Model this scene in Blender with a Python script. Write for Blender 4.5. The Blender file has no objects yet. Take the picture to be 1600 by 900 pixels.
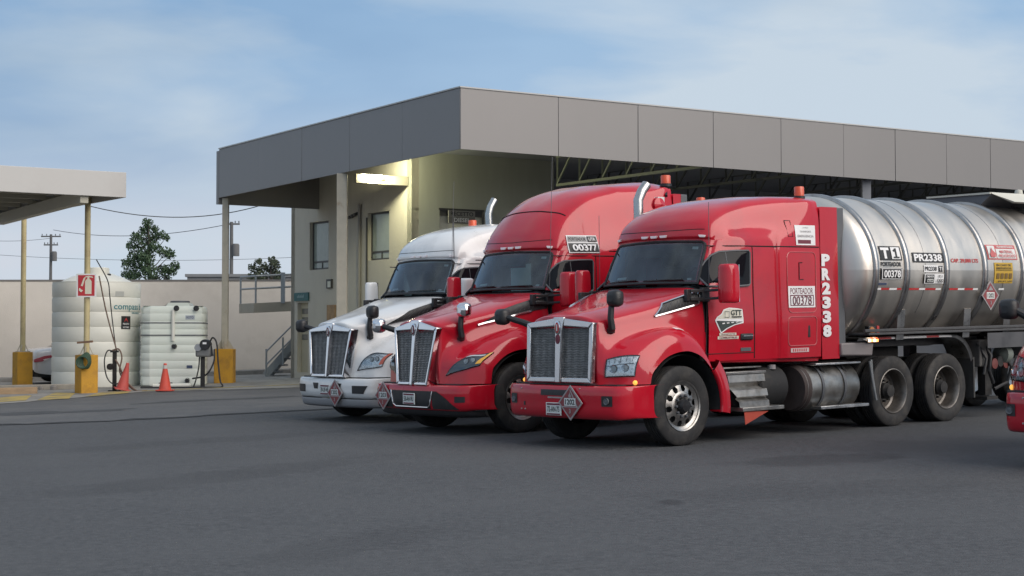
import bpy, bmesh, math, random
import numpy as np
from mathutils import Vector, Matrix
random.seed(7); np.random.seed(7)
R = math.radians
scene = bpy.context.scene
col = scene.collection

# ------------------------------------------------------------------ camera
cam_d = bpy.data.cameras.new("camera"); cam = bpy.data.objects.new("camera", cam_d); col.objects.link(cam)
scene.camera = cam
cam_d.sensor_width = 36.0
cam_d.lens = 36.0 * 2600.0 / 1600.0
cam_d.clip_end = 3000.0
cam.location = (0, 0, 1.8)
cam.rotation_euler = (math.pi / 2 + math.atan(90 / 2600), 0, 0)

# ------------------------------------------------------------------ world, sun, exposure
SKX, SKY = 8.2, 3.4
SUN_AZ, SUN_EL = R(128), R(34)        # direction the light comes FROM, compass style (from +Y clockwise)
w = bpy.data.worlds.new("World"); scene.world = w; w.use_nodes = True
nt = w.node_tree; nt.nodes.clear()
def wn(t, **k):
    n = nt.nodes.new(t)
    for a, b in k.items(): setattr(n, a, b)
    return n
out = wn("ShaderNodeOutputWorld"); bg = wn("ShaderNodeBackground"); bg.inputs[1].default_value = 0.075
sky = wn("ShaderNodeTexSky", sky_type='NISHITA', sun_disc=False, sun_elevation=SUN_EL, sun_rotation=SUN_AZ, air_density=1.0, dust_density=2.2, ozone_density=2.0)
tc = wn("ShaderNodeTexCoord")
sep = wn("ShaderNodeSeparateXYZ"); nt.links.new(tc.outputs["Generated"], sep.inputs[0])
# cloud deck: project the view direction on a flat layer so that clouds flatten towards the horizon
zz = wn("ShaderNodeMath", operation='MAXIMUM'); nt.links.new(sep.outputs[2], zz.inputs[0]); zz.inputs[1].default_value = 0.0
za = wn("ShaderNodeMath", operation='ADD'); nt.links.new(zz.outputs[0], za.inputs[0]); za.inputs[1].default_value = 0.30
dx = wn("ShaderNodeMath", operation='DIVIDE'); dy = wn("ShaderNodeMath", operation='DIVIDE')
nt.links.new(sep.outputs[0], dx.inputs[0]); nt.links.new(za.outputs[0], dx.inputs[1])
nt.links.new(sep.outputs[1], dy.inputs[0]); nt.links.new(za.outputs[0], dy.inputs[1])
cmb = wn("ShaderNodeCombineXYZ"); nt.links.new(dx.outputs[0], cmb.inputs[0]); nt.links.new(dy.outputs[0], cmb.inputs[1])
mp = wn("ShaderNodeMapping"); nt.links.new(cmb.outputs[0], mp.inputs[0])
mp.inputs[1].default_value = (SKX, SKY, 0.4); mp.inputs[2].default_value = (0, 0, R(12)); mp.inputs[3].default_value = (1.5, 2.2, 1)
nz = wn("ShaderNodeTexNoise"); nt.links.new(mp.outputs[0], nz.inputs[0])
nz.inputs["Scale"].default_value = 1.3; nz.inputs["Detail"].default_value = 7; nz.inputs["Roughness"].default_value = 0.5; nz.inputs["Distortion"].default_value = 0.25
cr = wn("ShaderNodeValToRGB"); nt.links.new(nz.outputs[0], cr.inputs[0])
cr.color_ramp.elements[0].position = 0.42; cr.color_ramp.elements[1].position = 0.62
cr.color_ramp.elements[0].color = (0, 0, 0, 1); cr.color_ramp.elements[1].color = (1, 1, 1, 1)
hr = wn("ShaderNodeValToRGB"); nt.links.new(sep.outputs[2], hr.inputs[0])   # veil of thin cloud by height
e = hr.color_ramp.elements
e[0].position = 0.0; e[0].color = (4.6, 4.75, 5.35, 1); e[1].position = 0.06; e[1].color = (4.4, 4.7, 5.3, 1)
for p, c in ((0.10, (3.5, 4.15, 5.1, 1)), (0.15, (2.5, 3.6, 5.0, 1)), (0.24, (2.15, 3.4, 4.95, 1)), (0.6, (2.9, 3.5, 4.5, 1)), (1.0, (3.2, 3.7, 4.4, 1))):
    q = e.new(p); q.color = c
mix0 = wn("ShaderNodeMixRGB"); mix0.inputs[0].default_value = 0.93
nt.links.new(sky.outputs[0], mix0.inputs[1]); nt.links.new(hr.outputs[0], mix0.inputs[2])
cl = wn("ShaderNodeMixRGB"); cf = wn("ShaderNodeMath", operation='MULTIPLY'); cf.inputs[1].default_value = 0.95
nt.links.new(cr.outputs[0], cf.inputs[0]); nt.links.new(cf.outputs[0], cl.inputs[0])
nt.links.new(mix0.outputs[0], cl.inputs[1]); cl.inputs[2].default_value = (4.0, 4.65, 5.3, 1)
nz2 = wn("ShaderNodeTexNoise"); nt.links.new(mp.outputs[0], nz2.inputs[0]); nz2.inputs["Scale"].default_value = 0.55; nz2.inputs["Detail"].default_value = 5; nz2.inputs["Roughness"].default_value = 0.5
cr2 = wn("ShaderNodeValToRGB"); nt.links.new(nz2.outputs[0], cr2.inputs[0]); cr2.color_ramp.elements[0].position = 0.47; cr2.color_ramp.elements[1].position = 0.64
dk = wn("ShaderNodeMixRGB"); dk.blend_type = 'MULTIPLY'; dm = wn("ShaderNodeMapRange"); nt.links.new(sep.outputs[2], dm.inputs[0]); dm.inputs[1].default_value = 0.06; dm.inputs[2].default_value = 0.13
dmm = wn("ShaderNodeMath", operation='MULTIPLY'); nt.links.new(dm.outputs[0], dmm.inputs[0]); nt.links.new(cr2.outputs[0], dmm.inputs[1]); nt.links.new(dmm.outputs[0], dk.inputs[0]); nt.links.new(cl.outputs[0], dk.inputs[1]); dk.inputs[2].default_value = (0.72, 0.79, 0.86, 1)
nt.links.new(dk.outputs[0], bg.inputs[0]); nt.links.new(bg.outputs[0], out.inputs[0])

sd = bpy.data.lights.new("sun", 'SUN'); sun = bpy.data.objects.new("sun", sd); col.objects.link(sun)
sd.energy = 1.5; sd.angle = R(60); sd.color = (1.0, 0.90, 0.80)
sdir = Vector((math.sin(SUN_AZ) * math.cos(SUN_EL), math.cos(SUN_AZ) * math.cos(SUN_EL), math.sin(SUN_EL)))
sun.rotation_euler = sdir.to_track_quat('Z', 'Y').to_euler()
scene.view_settings.view_transform = 'Standard'; scene.view_settings.look = 'None'
scene.view_settings.exposure = 0.95; scene.view_settings.gamma = 1.0
scene.cycles.max_bounces = 8; scene.cycles.transparent_max_bounces = 12
scene.cycles.caustics_reflective = False; scene.cycles.caustics_refractive = False
scene.cycles.sample_clamp_indirect = 6.0

# ------------------------------------------------------------------ ground plane of the sloping yard
GX, GY = .017, .0195
def gz(x, y): return GX * x + GY * y
UP = Vector((-GX, -GY, 1)).normalized()

# ------------------------------------------------------------------ materials
MATS = {}
def mat(name, color, rough=.6, metal=0., coat=0., var=.0, vscale=3., bump=0., bscale=40., spec=.5, emit=None, estr=0., dirt=None, dscale=.6, dlo=.5, dhi=.75, stretch=None, coords="Object", coatr=.05):
    if name in MATS: return MATS[name]
    m = bpy.data.materials.new(name); m.use_nodes = True; t = m.node_tree; b = t.nodes["Principled BSDF"]
    b.inputs["Base Color"].default_value = (*color, 1); b.inputs["Roughness"].default_value = rough
    b.inputs["Metallic"].default_value = metal; b.inputs["Coat Weight"].default_value = coat
    b.inputs["Coat Roughness"].default_value = coatr; b.inputs["Specular IOR Level"].default_value = spec
    L = t.links
    tcn = t.nodes.new("ShaderNodeTexCoord"); src = tcn.outputs[coords]
    if stretch:
        mpn = t.nodes.new("ShaderNodeMapping"); mpn.inputs[3].default_value = stretch; L.new(src, mpn.inputs[0]); src = mpn.outputs[0]
    c = None
    if var:
        n = t.nodes.new("ShaderNodeTexNoise"); n.inputs["Scale"].default_value = vscale; n.inputs["Detail"].default_value = 8; n.inputs["Roughness"].default_value = .65
        L.new(src, n.inputs[0])
        mr = t.nodes.new("ShaderNodeMapRange"); mr.inputs[1].default_value = .3; mr.inputs[2].default_value = .7; mr.inputs[3].default_value = 1 - var; mr.inputs[4].default_value = 1 + var
        L.new(n.outputs[0], mr.inputs[0])
        mx = t.nodes.new("ShaderNodeMixRGB"); mx.blend_type = 'MULTIPLY'; mx.inputs[0].default_value = 1; mx.inputs[1].default_value = (*color, 1)
        L.new(mr.outputs[0], mx.inputs[2]); c = mx.outputs[0]
        rr = t.nodes.new("ShaderNodeMapRange"); rr.inputs[1].default_value = .3; rr.inputs[2].default_value = .7; rr.inputs[3].default_value = max(0, rough - .12 * min(1, rough * 3)); rr.inputs[4].default_value = min(1, rough + .12 * min(1, rough * 3))
        L.new(n.outputs[0], rr.inputs[0]); L.new(rr.outputs[0], b.inputs["Roughness"])
    if dirt:
        n2 = t.nodes.new("ShaderNodeTexNoise"); n2.inputs["Scale"].default_value = dscale; n2.inputs["Detail"].default_value = 9; n2.inputs["Roughness"].default_value = .68
        L.new(src, n2.inputs[0])
        r2 = t.nodes.new("ShaderNodeMapRange"); r2.inputs[1].default_value = dlo; r2.inputs[2].default_value = dhi; L.new(n2.outputs[0], r2.inputs[0])
        m2 = t.nodes.new("ShaderNodeMixRGB"); L.new(r2.outputs[0], m2.inputs[0])
        if c: L.new(c, m2.inputs[1])
        else: m2.inputs[1].default_value = (*color, 1)
        m2.inputs[2].default_value = (*dirt, 1); c = m2.outputs[0]
    if c: L.new(c, b.inputs["Base Color"])
    if bump:
        n3 = t.nodes.new("ShaderNodeTexNoise"); n3.inputs["Scale"].default_value = bscale; n3.inputs["Detail"].default_value = 6; L.new(src, n3.inputs[0])
        bp = t.nodes.new("ShaderNodeBump"); bp.inputs["Strength"].default_value = bump; bp.inputs["Distance"].default_value = .02
        L.new(n3.outputs[0], bp.inputs["Height"]); L.new(bp.outputs[0], b.inputs["Normal"])
    if emit:
        b.inputs["Emission Color"].default_value = (*emit, 1); b.inputs["Emission Strength"].default_value = estr
    MATS[name] = m; return m

RED = mat("red_paint", (.48, .007, .022), .38, coat=1., var=.05, vscale=2., spec=.15, dirt=(.30, .02, .03), dscale=1.6, dlo=.5, dhi=.9, coatr=.08)
WHITE = mat("white_paint", (.78, .78, .77), .35, coat=.8, var=.03, vscale=2., dirt=(.55, .53, .50), dscale=1.4, dlo=.52, dhi=.9)
CHROME = mat("chrome", (.72, .72, .74), .10, metal=1., var=.06, vscale=5.)
ALU = mat("brushed_aluminium", (.56, .56, .56), .34, metal=1., var=.14, vscale=7., dirt=(.20, .18, .16), dscale=4., dlo=.5, dhi=.8)
STEEL = mat("tank_stainless", (.70, .655, .595), .42, metal=1., var=.03, vscale=1.2, dirt=(.62, .58, .53), dscale=.7, dlo=.45, dhi=.85, stretch=(1.6, .5, .5))
STEELD = mat("tank_ring_steel", (.42, .41, .40), .34, metal=1., var=.12, vscale=4., dirt=(.12, .10, .09), dscale=2.)
STACK = mat("stack_steel", (.44, .44, .43), .30, metal=1., var=.12, vscale=6.)
RIMA = mat("rim_aluminium", (.44, .43, .41), .40, metal=1., var=.15, vscale=7., dirt=(.12, .10, .09), dscale=5., dlo=.45, dhi=.8)
RIMD = mat("rim_dusty", (.26, .245, .23), .5, metal=.9, var=.18, vscale=6., dirt=(.08, .07, .06), dscale=4., dlo=.42, dhi=.75)
TYRE = mat("tyre_rubber", (.022, .022, .023), .75, var=.25, vscale=6., dirt=(.075, .068, .06), dscale=5., dlo=.45, dhi=.8)
BLACK = mat("black_plastic", (.018, .018, .020), .45, var=.2, vscale=8.)
DARK = mat("dark_underbody", (.020, .020, .021), .8, var=.3, vscale=6., dirt=(.05, .045, .04), dscale=5.)
GREYP = mat("grey_plastic", (.10, .105, .115), .5, var=.1, vscale=6.)
MESHM = mat("grille_mesh_metal", (.40, .40, .40), .45, metal=.5, var=.2, vscale=12.)
SEAM = mat("panel_gap", (.012, .006, .007), .8)
SEAMW = mat("panel_gap_grey", (.06, .06, .06), .8)
WDECAL = mat("white_vinyl", (.80, .80, .80), .5, var=.04, vscale=9.)
BDECAL = mat("black_vinyl", (.02, .02, .022), .5)
RDECAL = mat("red_vinyl", (.50, .04, .04), .5, var=.1, vscale=9.)
PRED = mat("placard_red", (.24, .05, .055), .6, var=.2, vscale=20.)
PSIL = mat("placard_edge", (.36, .33, .33), .45, metal=.3, var=.15, vscale=20.)
PWHT = mat("placard_white", (.66, .68, .66), .6, var=.08, vscale=20.)
MAROON = mat("maroon_print", (.16, .03, .05), .6)
GREEND = mat("logo_dark_green", (.035, .05, .045), .6)
CREAMD = mat("logo_cream", (.68, .66, .56), .6)
AMBER = mat("amber_lens", (.75, .20, .02), .25, coat=.6)
ORANGE = mat("beacon_orange", (.62, .085, .025), .35, coat=.4, var=.08, vscale=10)
LAMPON = mat("amber_lamp_lit", (.9, .3, .1), .3, emit=(1, .24, .06), estr=2.2)
LAMPPK = mat("amber_lamp_white", (.9, .7, .5), .3, emit=(1, .75, .5), estr=2.2)
MARKER = mat("marker_lamp_lens", (.88, .80, .80), .25, coat=.5)
CURTAIN = mat("cab_curtain", (.58, .64, .64), .9, var=.15, vscale=9)
BOARD = mat("cab_cardboard", (.42, .50, .47), .85, var=.06, vscale=4)
SEATM = mat("cab_seat", (.055, .055, .06), .8, var=.2)
def glassmat(name, tint, refl, rough=.02):
    m = bpy.data.materials.new(name); m.use_nodes = True; t = m.node_tree; t.nodes.clear()
    o = t.nodes.new("ShaderNodeOutputMaterial"); tr = t.nodes.new("ShaderNodeBsdfTransparent"); tr.inputs[0].default_value = (*tint, 1)
    gl = t.nodes.new("ShaderNodeBsdfGlossy"); gl.inputs["Roughness"].default_value = rough; gl.inputs[0].default_value = (.9, .95, 1, 1)
    lw = t.nodes.new("ShaderNodeFresnel"); lw.inputs[0].default_value = refl
    n = t.nodes.new("ShaderNodeTexNoise"); n.inputs["Scale"].default_value = 3.0; n.inputs["Detail"].default_value = 5
    tcn = t.nodes.new("ShaderNodeTexCoord"); t.links.new(tcn.outputs["Object"], n.inputs[0])
    mr = t.nodes.new("ShaderNodeMapRange"); mr.inputs[3].default_value = 0.0; mr.inputs[4].default_value = .10; t.links.new(n.outputs[0], mr.inputs[0])
    ad = t.nodes.new("ShaderNodeMath"); ad.operation = 'ADD'; t.links.new(lw.outputs[0], ad.inputs[0]); t.links.new(mr.outputs[0], ad.inputs[1])
    mx = t.nodes.new("ShaderNodeMixShader"); t.links.new(ad.outputs[0], mx.inputs[0]); t.links.new(tr.outputs[0], mx.inputs[1]); t.links.new(gl.outputs[0], mx.inputs[2])
    t.links.new(mx.outputs[0], o.inputs[0]); MATS[name] = m; return m
WGLASS = glassmat("windscreen_glass", (.58, .68, .70), 1.5)
LENS = glassmat("headlamp_lens", (.85, .88, .9), 1.5)
DGLASS = mat("dark_window_glass", (.008, .009, .012), .05, spec=.18, var=.05, vscale=3)

# ------------------------------------------------------------------ mesh helpers
class MB:
    def __init__(s): s.v = []; s.f = []; s.m = []; s.mats = []
    def mi(s, m):
        if m is None: return 0
        if m not in s.mats: s.mats.append(m)
        return s.mats.index(m)
    def add(s, vs, fs, m=None):
        k = len(s.v); i = s.mi(m)
        s.v += [tuple(map(float, p)) for p in vs]; s.f += [tuple(a + k for a in f) for f in fs]; s.m += [i] * len(fs)
        return s
    def box(s, x0, x1, y0, y1, z0, z1, m=None):
        return s.hexa([(x0, y0, z0), (x1, y0, z0), (x1, y1, z0), (x0, y1, z0), (x0, y0, z1), (x1, y0, z1), (x1, y1, z1), (x0, y1, z1)], m)
    def hexa(s, p, m=None):
        return s.add(p, [(0, 3, 2, 1), (4, 5, 6, 7), (0, 1, 5, 4), (1, 2, 6, 5), (2, 3, 7, 6), (3, 0, 4, 7)], m)
    def bar(s, p, q, wd, hd=None, m=None, up=(0, 0, 1)):
        p, q = Vector(p), Vector(q); d = (q - p).normalized(); hd = hd or wd
        u = Vector(up)
        if abs(d.dot(u)) > .98: u = Vector((1, 0, 0))
        a = d.cross(u).normalized() * wd / 2; b = a.cross(d).normalized() * hd / 2
        return s.hexa([p - a - b, p + a - b, q + a - b, q - a - b, p - a + b, p + a + b, q + a + b, q - a + b], m)
    def tube(s, pts, r, seg=8, m=None, cap=True):
        pts = [Vector(p) for p in pts]; n = len(pts); rings = []
        rs = r if isinstance(r, (list, tuple)) else [r] * n
        prev = None
        for i in range(n):
            d = (pts[min(i + 1, n - 1)] - pts[max(i - 1, 0)]).normalized()
            if prev is None:
                u = d.orthogonal().normalized()
            else:
                u = (prev - d * prev.dot(d)); u = u.normalized() if u.length > 1e-6 else d.orthogonal().normalized()
            prev = u; v = d.cross(u)
            rings.append([pts[i] + (u * math.cos(2 * math.pi * k / seg) + v * math.sin(2 * math.pi * k / seg)) * rs[i] for k in range(seg)])
        vs = [p for g in rings for p in g]; fs = []
        for i in range(n - 1):
            for k in range(seg):
                a = i * seg + k; b = i * seg + (k + 1) % seg; fs.append((a, b, b + seg, a + seg))
        if cap: fs += [tuple(range(seg))[::-1], tuple((n - 1) * seg + k for k in range(seg))]
        return s.add(vs, fs, m)
    def lathe(s, prof, o=(0, 0, 0), axis='z', seg=32, m=None, a0=0., a1=2 * math.pi, sx=1., sy=1.):
        full = abs(a1 - a0 - 2 * math.pi) < 1e-6; n = seg if full else seg + 1; vs = []
        for (r, h) in prof:
            for k in range(n):
                t = a0 + (a1 - a0) * k / seg; c, d = r * math.cos(t) * sx, r * math.sin(t) * sy
                p = {'z': (c, d, h), 'y': (c, h, d), 'x': (h, c, d)}[axis]
                vs.append((o[0] + p[0], o[1] + p[1], o[2] + p[2]))
        fs = []
        for i in range(len(prof) - 1):
            for k in range(seg):
                a = i * n + k; b = i * n + (k + 1) % n
                fs.append((a, b, b + n, a + n) if axis != 'y' else (a, a + n, b + n, b))
        return s.add(vs, fs, m)
    def grid(s, P, m=None, skip=None, flip=False):
        P = np.asarray(P); r, c = P.shape[:2]; fs = []
        for i in range(r - 1):
            for j in range(c - 1):
                if skip is not None and skip[i, j]: continue
                q = (i * c + j, i * c + j + 1, (i + 1) * c + j + 1, (i + 1) * c + j)
                fs.append(q[::-1] if flip else q)
        return s.add(P.reshape(-1, 3), fs, m)
    def prism(s, poly, f0, f1, m=None):        # poly of 2-D points, f0/f1 map a 2-D point to the two end faces
        n = len(poly); vs = [f0(*p) for p in poly] + [f1(*p) for p in poly]
        fs = [tuple(range(n))[::-1], tuple(range(n, 2 * n))] + [(i, (i + 1) % n, n + (i + 1) % n, n + i) for i in range(n)]
        return s.add(vs, fs, m)
    def build(s, name, m=None, parent=None, smooth=35, bevel=0, seg=2, sub=0, normals=True):
        me = bpy.data.meshes.new(name); me.from_pydata(s.v, [], s.f)
        ms = list(s.mats)
        if not ms: ms = [m]
        for a in ms: me.materials.append(a)
        if len(ms) > 1: me.polygons.foreach_set("material_index", s.m)
        if normals:
            b = bmesh.new(); b.from_mesh(me); bmesh.ops.recalc_face_normals(b, faces=b.faces); b.to_mesh(me); b.free()
        if smooth:
            me.polygons.foreach_set("use_smooth", [True] * len(me.polygons))
            me.set_sharp_from_angle(angle=R(smooth))
        me.update()
        o = bpy.data.objects.new(name, me); col.objects.link(o)
        if parent: o.parent = parent
        if bevel:
            bv = o.modifiers.new("edge", 'BEVEL'); bv.width = bevel; bv.segments = seg; bv.limit_method = 'ANGLE'; bv.angle_limit = R(40)
        return o

def tag(o, label=None, cat=None, group=None, kind=None):
    if label: o["label"] = label
    if cat: o["category"] = cat
    if group: o["group"] = group
    if kind: o["kind"] = kind
    return o
def thing(name, loc=(0, 0, 0), label=None, cat=None, group=None, rz=0.):
    o = bpy.data.objects.new(name, None); col.objects.link(o); o.location = loc; o.rotation_euler = (0, 0, rz); o.empty_display_size = .2
    return tag(o, label, cat, group)
def yard_frame(o, x, y, yaw):     # stand a thing on the sloping yard
    f = Vector((math.cos(yaw), math.sin(yaw), 0)); f = (f - UP * f.dot(UP)).normalized(); l = UP.cross(f)
    M = Matrix(((f.x, l.x, UP.x, x), (f.y, l.y, UP.y, y), (f.z, l.z, UP.z, gz(x, y)), (0, 0, 0, 1)))
    o.matrix_world = M
def catmull(P0, P1, P2, P3, t):
    return .5 * ((2 * P1) + (-P0 + P2) * t + (2 * P0 - 5 * P1 + 4 * P2 - P3) * t * t + (-P0 + 3 * P1 - 3 * P2 + P3) * t ** 3)
class Surf:                       # smooth sheet through a grid of control points
    def __init__(s, rows): s.P = np.array(rows, float); s.R, s.C = s.P.shape[:2]
    def row(s, A, t):
        n = len(A); i = int(min(max(math.floor(t), 0), n - 2)); f = t - i
        g = lambda k: A[k] if 0 <= k < n else (2 * A[0] - A[1] if k < 0 else 2 * A[-1] - A[-2])
        return catmull(g(i - 1), g(i), g(i + 1), g(i + 2), f)
    def at(s, u, v):
        n = s.C
        j = int(min(max(math.floor(v), 0), n - 2)); c = []
        for k in range(j - 1, j + 3):
            if k < 0: c.append(2 * s.row(s.P[:, 0], u) - s.row(s.P[:, 1], u))
            elif k >= n: c.append(2 * s.row(s.P[:, -1], u) - s.row(s.P[:, -2], u))
            else: c.append(s.row(s.P[:, k], u))
        return catmull(*c, v - j)
    def normal(s, u, v):
        h = .02; a = s.at(u + h, v) - s.at(u - h, v); b = s.at(u, v + h) - s.at(u, v - h)
        n = np.cross(b, a); L = np.linalg.norm(n); return n / L if L > 1e-9 else np.array([0, 0, 1.])
    def sample(s, us, vs): return np.array([[s.at(u, v) for v in vs] for u in us])
    def off(s, u, v, d): return s.at(u, v) + s.normal(u, v) * d
def text_geo(s, wd=None, ht=None, bold=0.0, narrow=None):
    cu = bpy.data.curves.new("t", 'FONT'); cu.body = s; cu.align_x = 'CENTER'; cu.align_y = 'CENTER'; cu.offset = bold; cu.resolution_u = 3
    o = bpy.data.objects.new("t", cu); col.objects.link(o)
    dg = bpy.context.evaluated_depsgraph_get(); me = bpy.data.meshes.new_from_object(o.evaluated_get(dg))
    V = np.array([v.co[:2] for v in me.vertices]); F = [tuple(p.vertices) for p in me.polygons]
    bpy.data.objects.remove(o); bpy.data.curves.remove(cu); bpy.data.meshes.remove(me)
    mn, mx = V.min(0), V.max(0); c = (mn + mx) / 2; sz = mx - mn; V = V - c
    if wd and ht: V = V * (wd / sz[0], ht / sz[1])
    elif ht: V = V * (ht / sz[1])
    elif wd: V = V * (wd / sz[0])
    return V, F
class Decal:                      # flat print: layers of rectangles, shapes and letters mapped on a surface
    def __init__(s, fn): s.mb = MB(); s.fn = fn; s.k = 0
    def rect(s, x0, x1, y0, y1, m, lift=None, nx=14, ny=7):
        s.k += 1; d = s.k * .0012 if lift is None else lift
        xs, ys = np.linspace(x0, x1, nx + 1), np.linspace(y0, y1, ny + 1)
        s.mb.grid(np.array([[s.fn(x, y, d) for x in xs] for y in ys]), m); return s
    def poly(s, pts, m):
        s.k += 1; d = s.k * .0012
        s.mb.add([s.fn(x, y, d) for x, y in pts], [tuple(range(len(pts)))], m); return s
    def text(s, t, x, y, m, wd=None, ht=None, bold=.02, rot=0.):
        s.k += 1; d = s.k * .0012; V, F = text_geo(t, wd, ht, bold); c, q = math.cos(rot), math.sin(rot)
        s.mb.add([s.fn(x + a * c - b * q, y + a * q + b * c, d) for a, b in V], F, m); return s
    def frame(s, x0, x1, y0, y1, t, m):
        for a in ((x0, x1, y0, y0 + t), (x0, x1, y1 - t, y1), (x0, x0 + t, y0 + t, y1 - t), (x1 - t, x1, y0 + t, y1 - t)): s.rect(*a, m, lift=(s.k + 1) * .0012)
        s.k += 1; return s
    def build(s, name, parent): return s.mb.build(name, None, parent, smooth=0, normals=False)
# ------------------------------------------------------------------ ground
ASPH = mat("asphalt", (.066, .068, .072), .88, var=.42, vscale=14, bump=.5, bscale=55, dirt=(.084, .086, .089), dscale=.30, dlo=.45, dhi=.8, coords="Object")
ASPH2 = mat("old_asphalt", (.098, .099, .101), .9, var=.25, vscale=9, bump=.4, bscale=40, dirt=(.145, .142, .135), dscale=.5, dlo=.48, dhi=.75)
OIL = mat("oil_stain", (.035, .035, .037), .7, var=.4, vscale=5)
JOINT = mat("tar_joint", (.020, .020, .022), .8, var=.3, vscale=4)
CONC = mat("concrete", (.30, .29, .27), .9, var=.15, vscale=3., bump=.3, bscale=30, dirt=(.15, .145, .135), dscale=1.2, dlo=.45, dhi=.7)
YPAINT = mat("worn_yellow_paint", (.48, .36, .10), .8, var=.25, vscale=5, dirt=(.16, .155, .14), dscale=2.5, dlo=.45, dhi=.65)
def sheet(name, pts, m, lift=.004, kind="structure"):
    mb = MB(); mb.add([(x, y, gz(x, y) + lift) for x, y in pts], [tuple(range(len(pts)))])
    return tag(mb.build(name, m, smooth=0), kind=kind)
def add_stains(m, stains):
    t = m.node_tree; b = t.nodes["Principled BSDF"]; L = t.links; cur = b.inputs["Base Color"].links[0].from_socket
    tcn = t.nodes.new("ShaderNodeTexCoord")
    nz_ = t.nodes.new("ShaderNodeTexNoise"); nz_.inputs["Scale"].default_value = 1.7; nz_.inputs["Detail"].default_value = 7; L.new(tcn.outputs["Object"], nz_.inputs[0])
    for (cx, cy, a, b_, ang, amt) in stains:       # worn or damp patches lying in the surface itself
        mpn = t.nodes.new("ShaderNodeMapping"); mpn.vector_type = 'TEXTURE'; mpn.inputs[1].default_value = (cx, cy, gz(cx, cy)); mpn.inputs[2].default_value = (0, 0, ang); mpn.inputs[3].default_value = (a, b_, 1.5)
        L.new(tcn.outputs["Object"], mpn.inputs[0]); ln = t.nodes.new("ShaderNodeVectorMath"); ln.operation = 'LENGTH'; L.new(mpn.outputs[0], ln.inputs[0])
        ad = t.nodes.new("ShaderNodeMath"); ad.operation = 'MULTIPLY_ADD'; L.new(nz_.outputs[0], ad.inputs[0]); ad.inputs[1].default_value = 1.5; L.new(ln.outputs["Value"], ad.inputs[2])
        mr = t.nodes.new("ShaderNodeMapRange"); mr.interpolation_type = 'SMOOTHSTEP'; mr.inputs[1].default_value = 1.25; mr.inputs[2].default_value = 1.85; mr.inputs[3].default_value = amt; mr.inputs[4].default_value = 0; L.new(ad.outputs[0], mr.inputs[0])
        mx = t.nodes.new("ShaderNodeMixRGB"); mx.blend_type = 'MULTIPLY'; L.new(mr.outputs[0], mx.inputs[0]); L.new(cur, mx.inputs[1]); mx.inputs[2].default_value = (.25, .25, .27, 1); cur = mx.outputs[0]
    L.new(cur, b.inputs["Base Color"])
add_stains(ASPH, [(3.6, 19.8, 1.5, .7, R(28), .45), (1.5, 15.7, .16, .3, 0, .55), (5.4, 14.9, .4, .5, 0, .6), (-3.4, 19.0, 3.2, .7, R(52), .28), (-1.2, 13.2, .5, 1.6, R(-30), .22), (.4, 24.0, .9, 1.3, R(40), .25), (-1.5, 27.0, 1.2, 1.5, R(40), .25), (3.0, 16.5, 2.5, .8, R(20), .18), (-4.5, 24.5, 3.5, .6, R(40), .22), (5.6, 21.5, 2.0, 1.2, R(40), .3)])
g = MB(); n = 24
xs = np.linspace(-320, 320, n + 1); ys = np.linspace(-120, 520, n + 1)
g.grid(np.array([[(x, y, gz(x, y)) for x in xs] for y in ys])); tag(g.build("ground", ASPH, smooth=0), kind="structure")
def ragged(pts, amp=.06, step=.35):
    o = []
    for (a, b), (c, d) in zip(pts[:-1], pts[1:]):
        k = max(1, int(math.hypot(c - a, d - b) / step))
        for i in range(k): t = i / k; o.append((a + (c - a) * t + random.gauss(0, amp), b + (d - b) * t + random.gauss(0, amp)))
    o.append(pts[-1]); return o
edge = ragged([(-26, 22.5), (-14.0, 27.3), (-8.88, 28.93), (-7.64, 29.3), (-6.45, 30.0), (-5.24, 31.0), (-3.9, 31.9), (0.5, 34.6), (6, 38.2)], .05)
sheet("old_pavement", edge + [(30, 53), (30, 70), (-60, 70), (-60, 20)], ASPH2, .004)
w0 = [(x + random.gauss(0, .03), y + .34 + random.gauss(0, .07)) for x, y in edge]
jb = MB(); k = len(edge)
jb.add([(x, y, gz(x, y) + .008) for x, y in edge] + [(x, y, gz(x, y) + .008) for x, y in w0], [(i, i + 1, k + i + 1, k + i) for i in range(k - 1)])
tag(jb.build("pavement_joint", JOINT, smooth=0), kind="structure")
def blob(name, cx, cy, a, b, ang, m, lift=.008, n=40, seed=0):
    rnd = random.Random(seed); ph = [rnd.uniform(0, 6.28) for _ in range(5)]; pts = []
    for i in range(n):
        t = 2 * math.pi * i / n; r = 1 + sum(.12 * math.sin((j + 2) * t + ph[j]) for j in range(5))
        x, y = a * r * math.cos(t), b * r * math.sin(t); pts.append((cx + x * math.cos(ang) - y * math.sin(ang), cy + x * math.sin(ang) + y * math.cos(ang)))
    return sheet(name, pts, m, lift)
STAIN = mat("damp_asphalt", (.058, .0595, .063), .87, var=.25, vscale=2, bump=.4, bscale=55)
blob("asphalt_stain", -9.2, 32.6, 1.6, .5, R(30), STAIN, lift=.007, seed=9)
blob("asphalt_stain", -6.2, 36.8, 2.2, .35, R(35), STAIN, lift=.007, seed=11)
D1 = Vector((.845, .535, 0)); D2 = Vector((-.585, .811, 0)); D1.normalize(); D2.normalize()
apron = [(-9.0, 41.3), (-11.1, 36.4), (-26, 27.0), (-36, 42), (-8.6, 60.0), (2.0, 47.2), (-5.2, 42.2)]
sheet("concrete_apron", ragged(apron[:3], .04) + apron[3:], CONC, .012)
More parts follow.
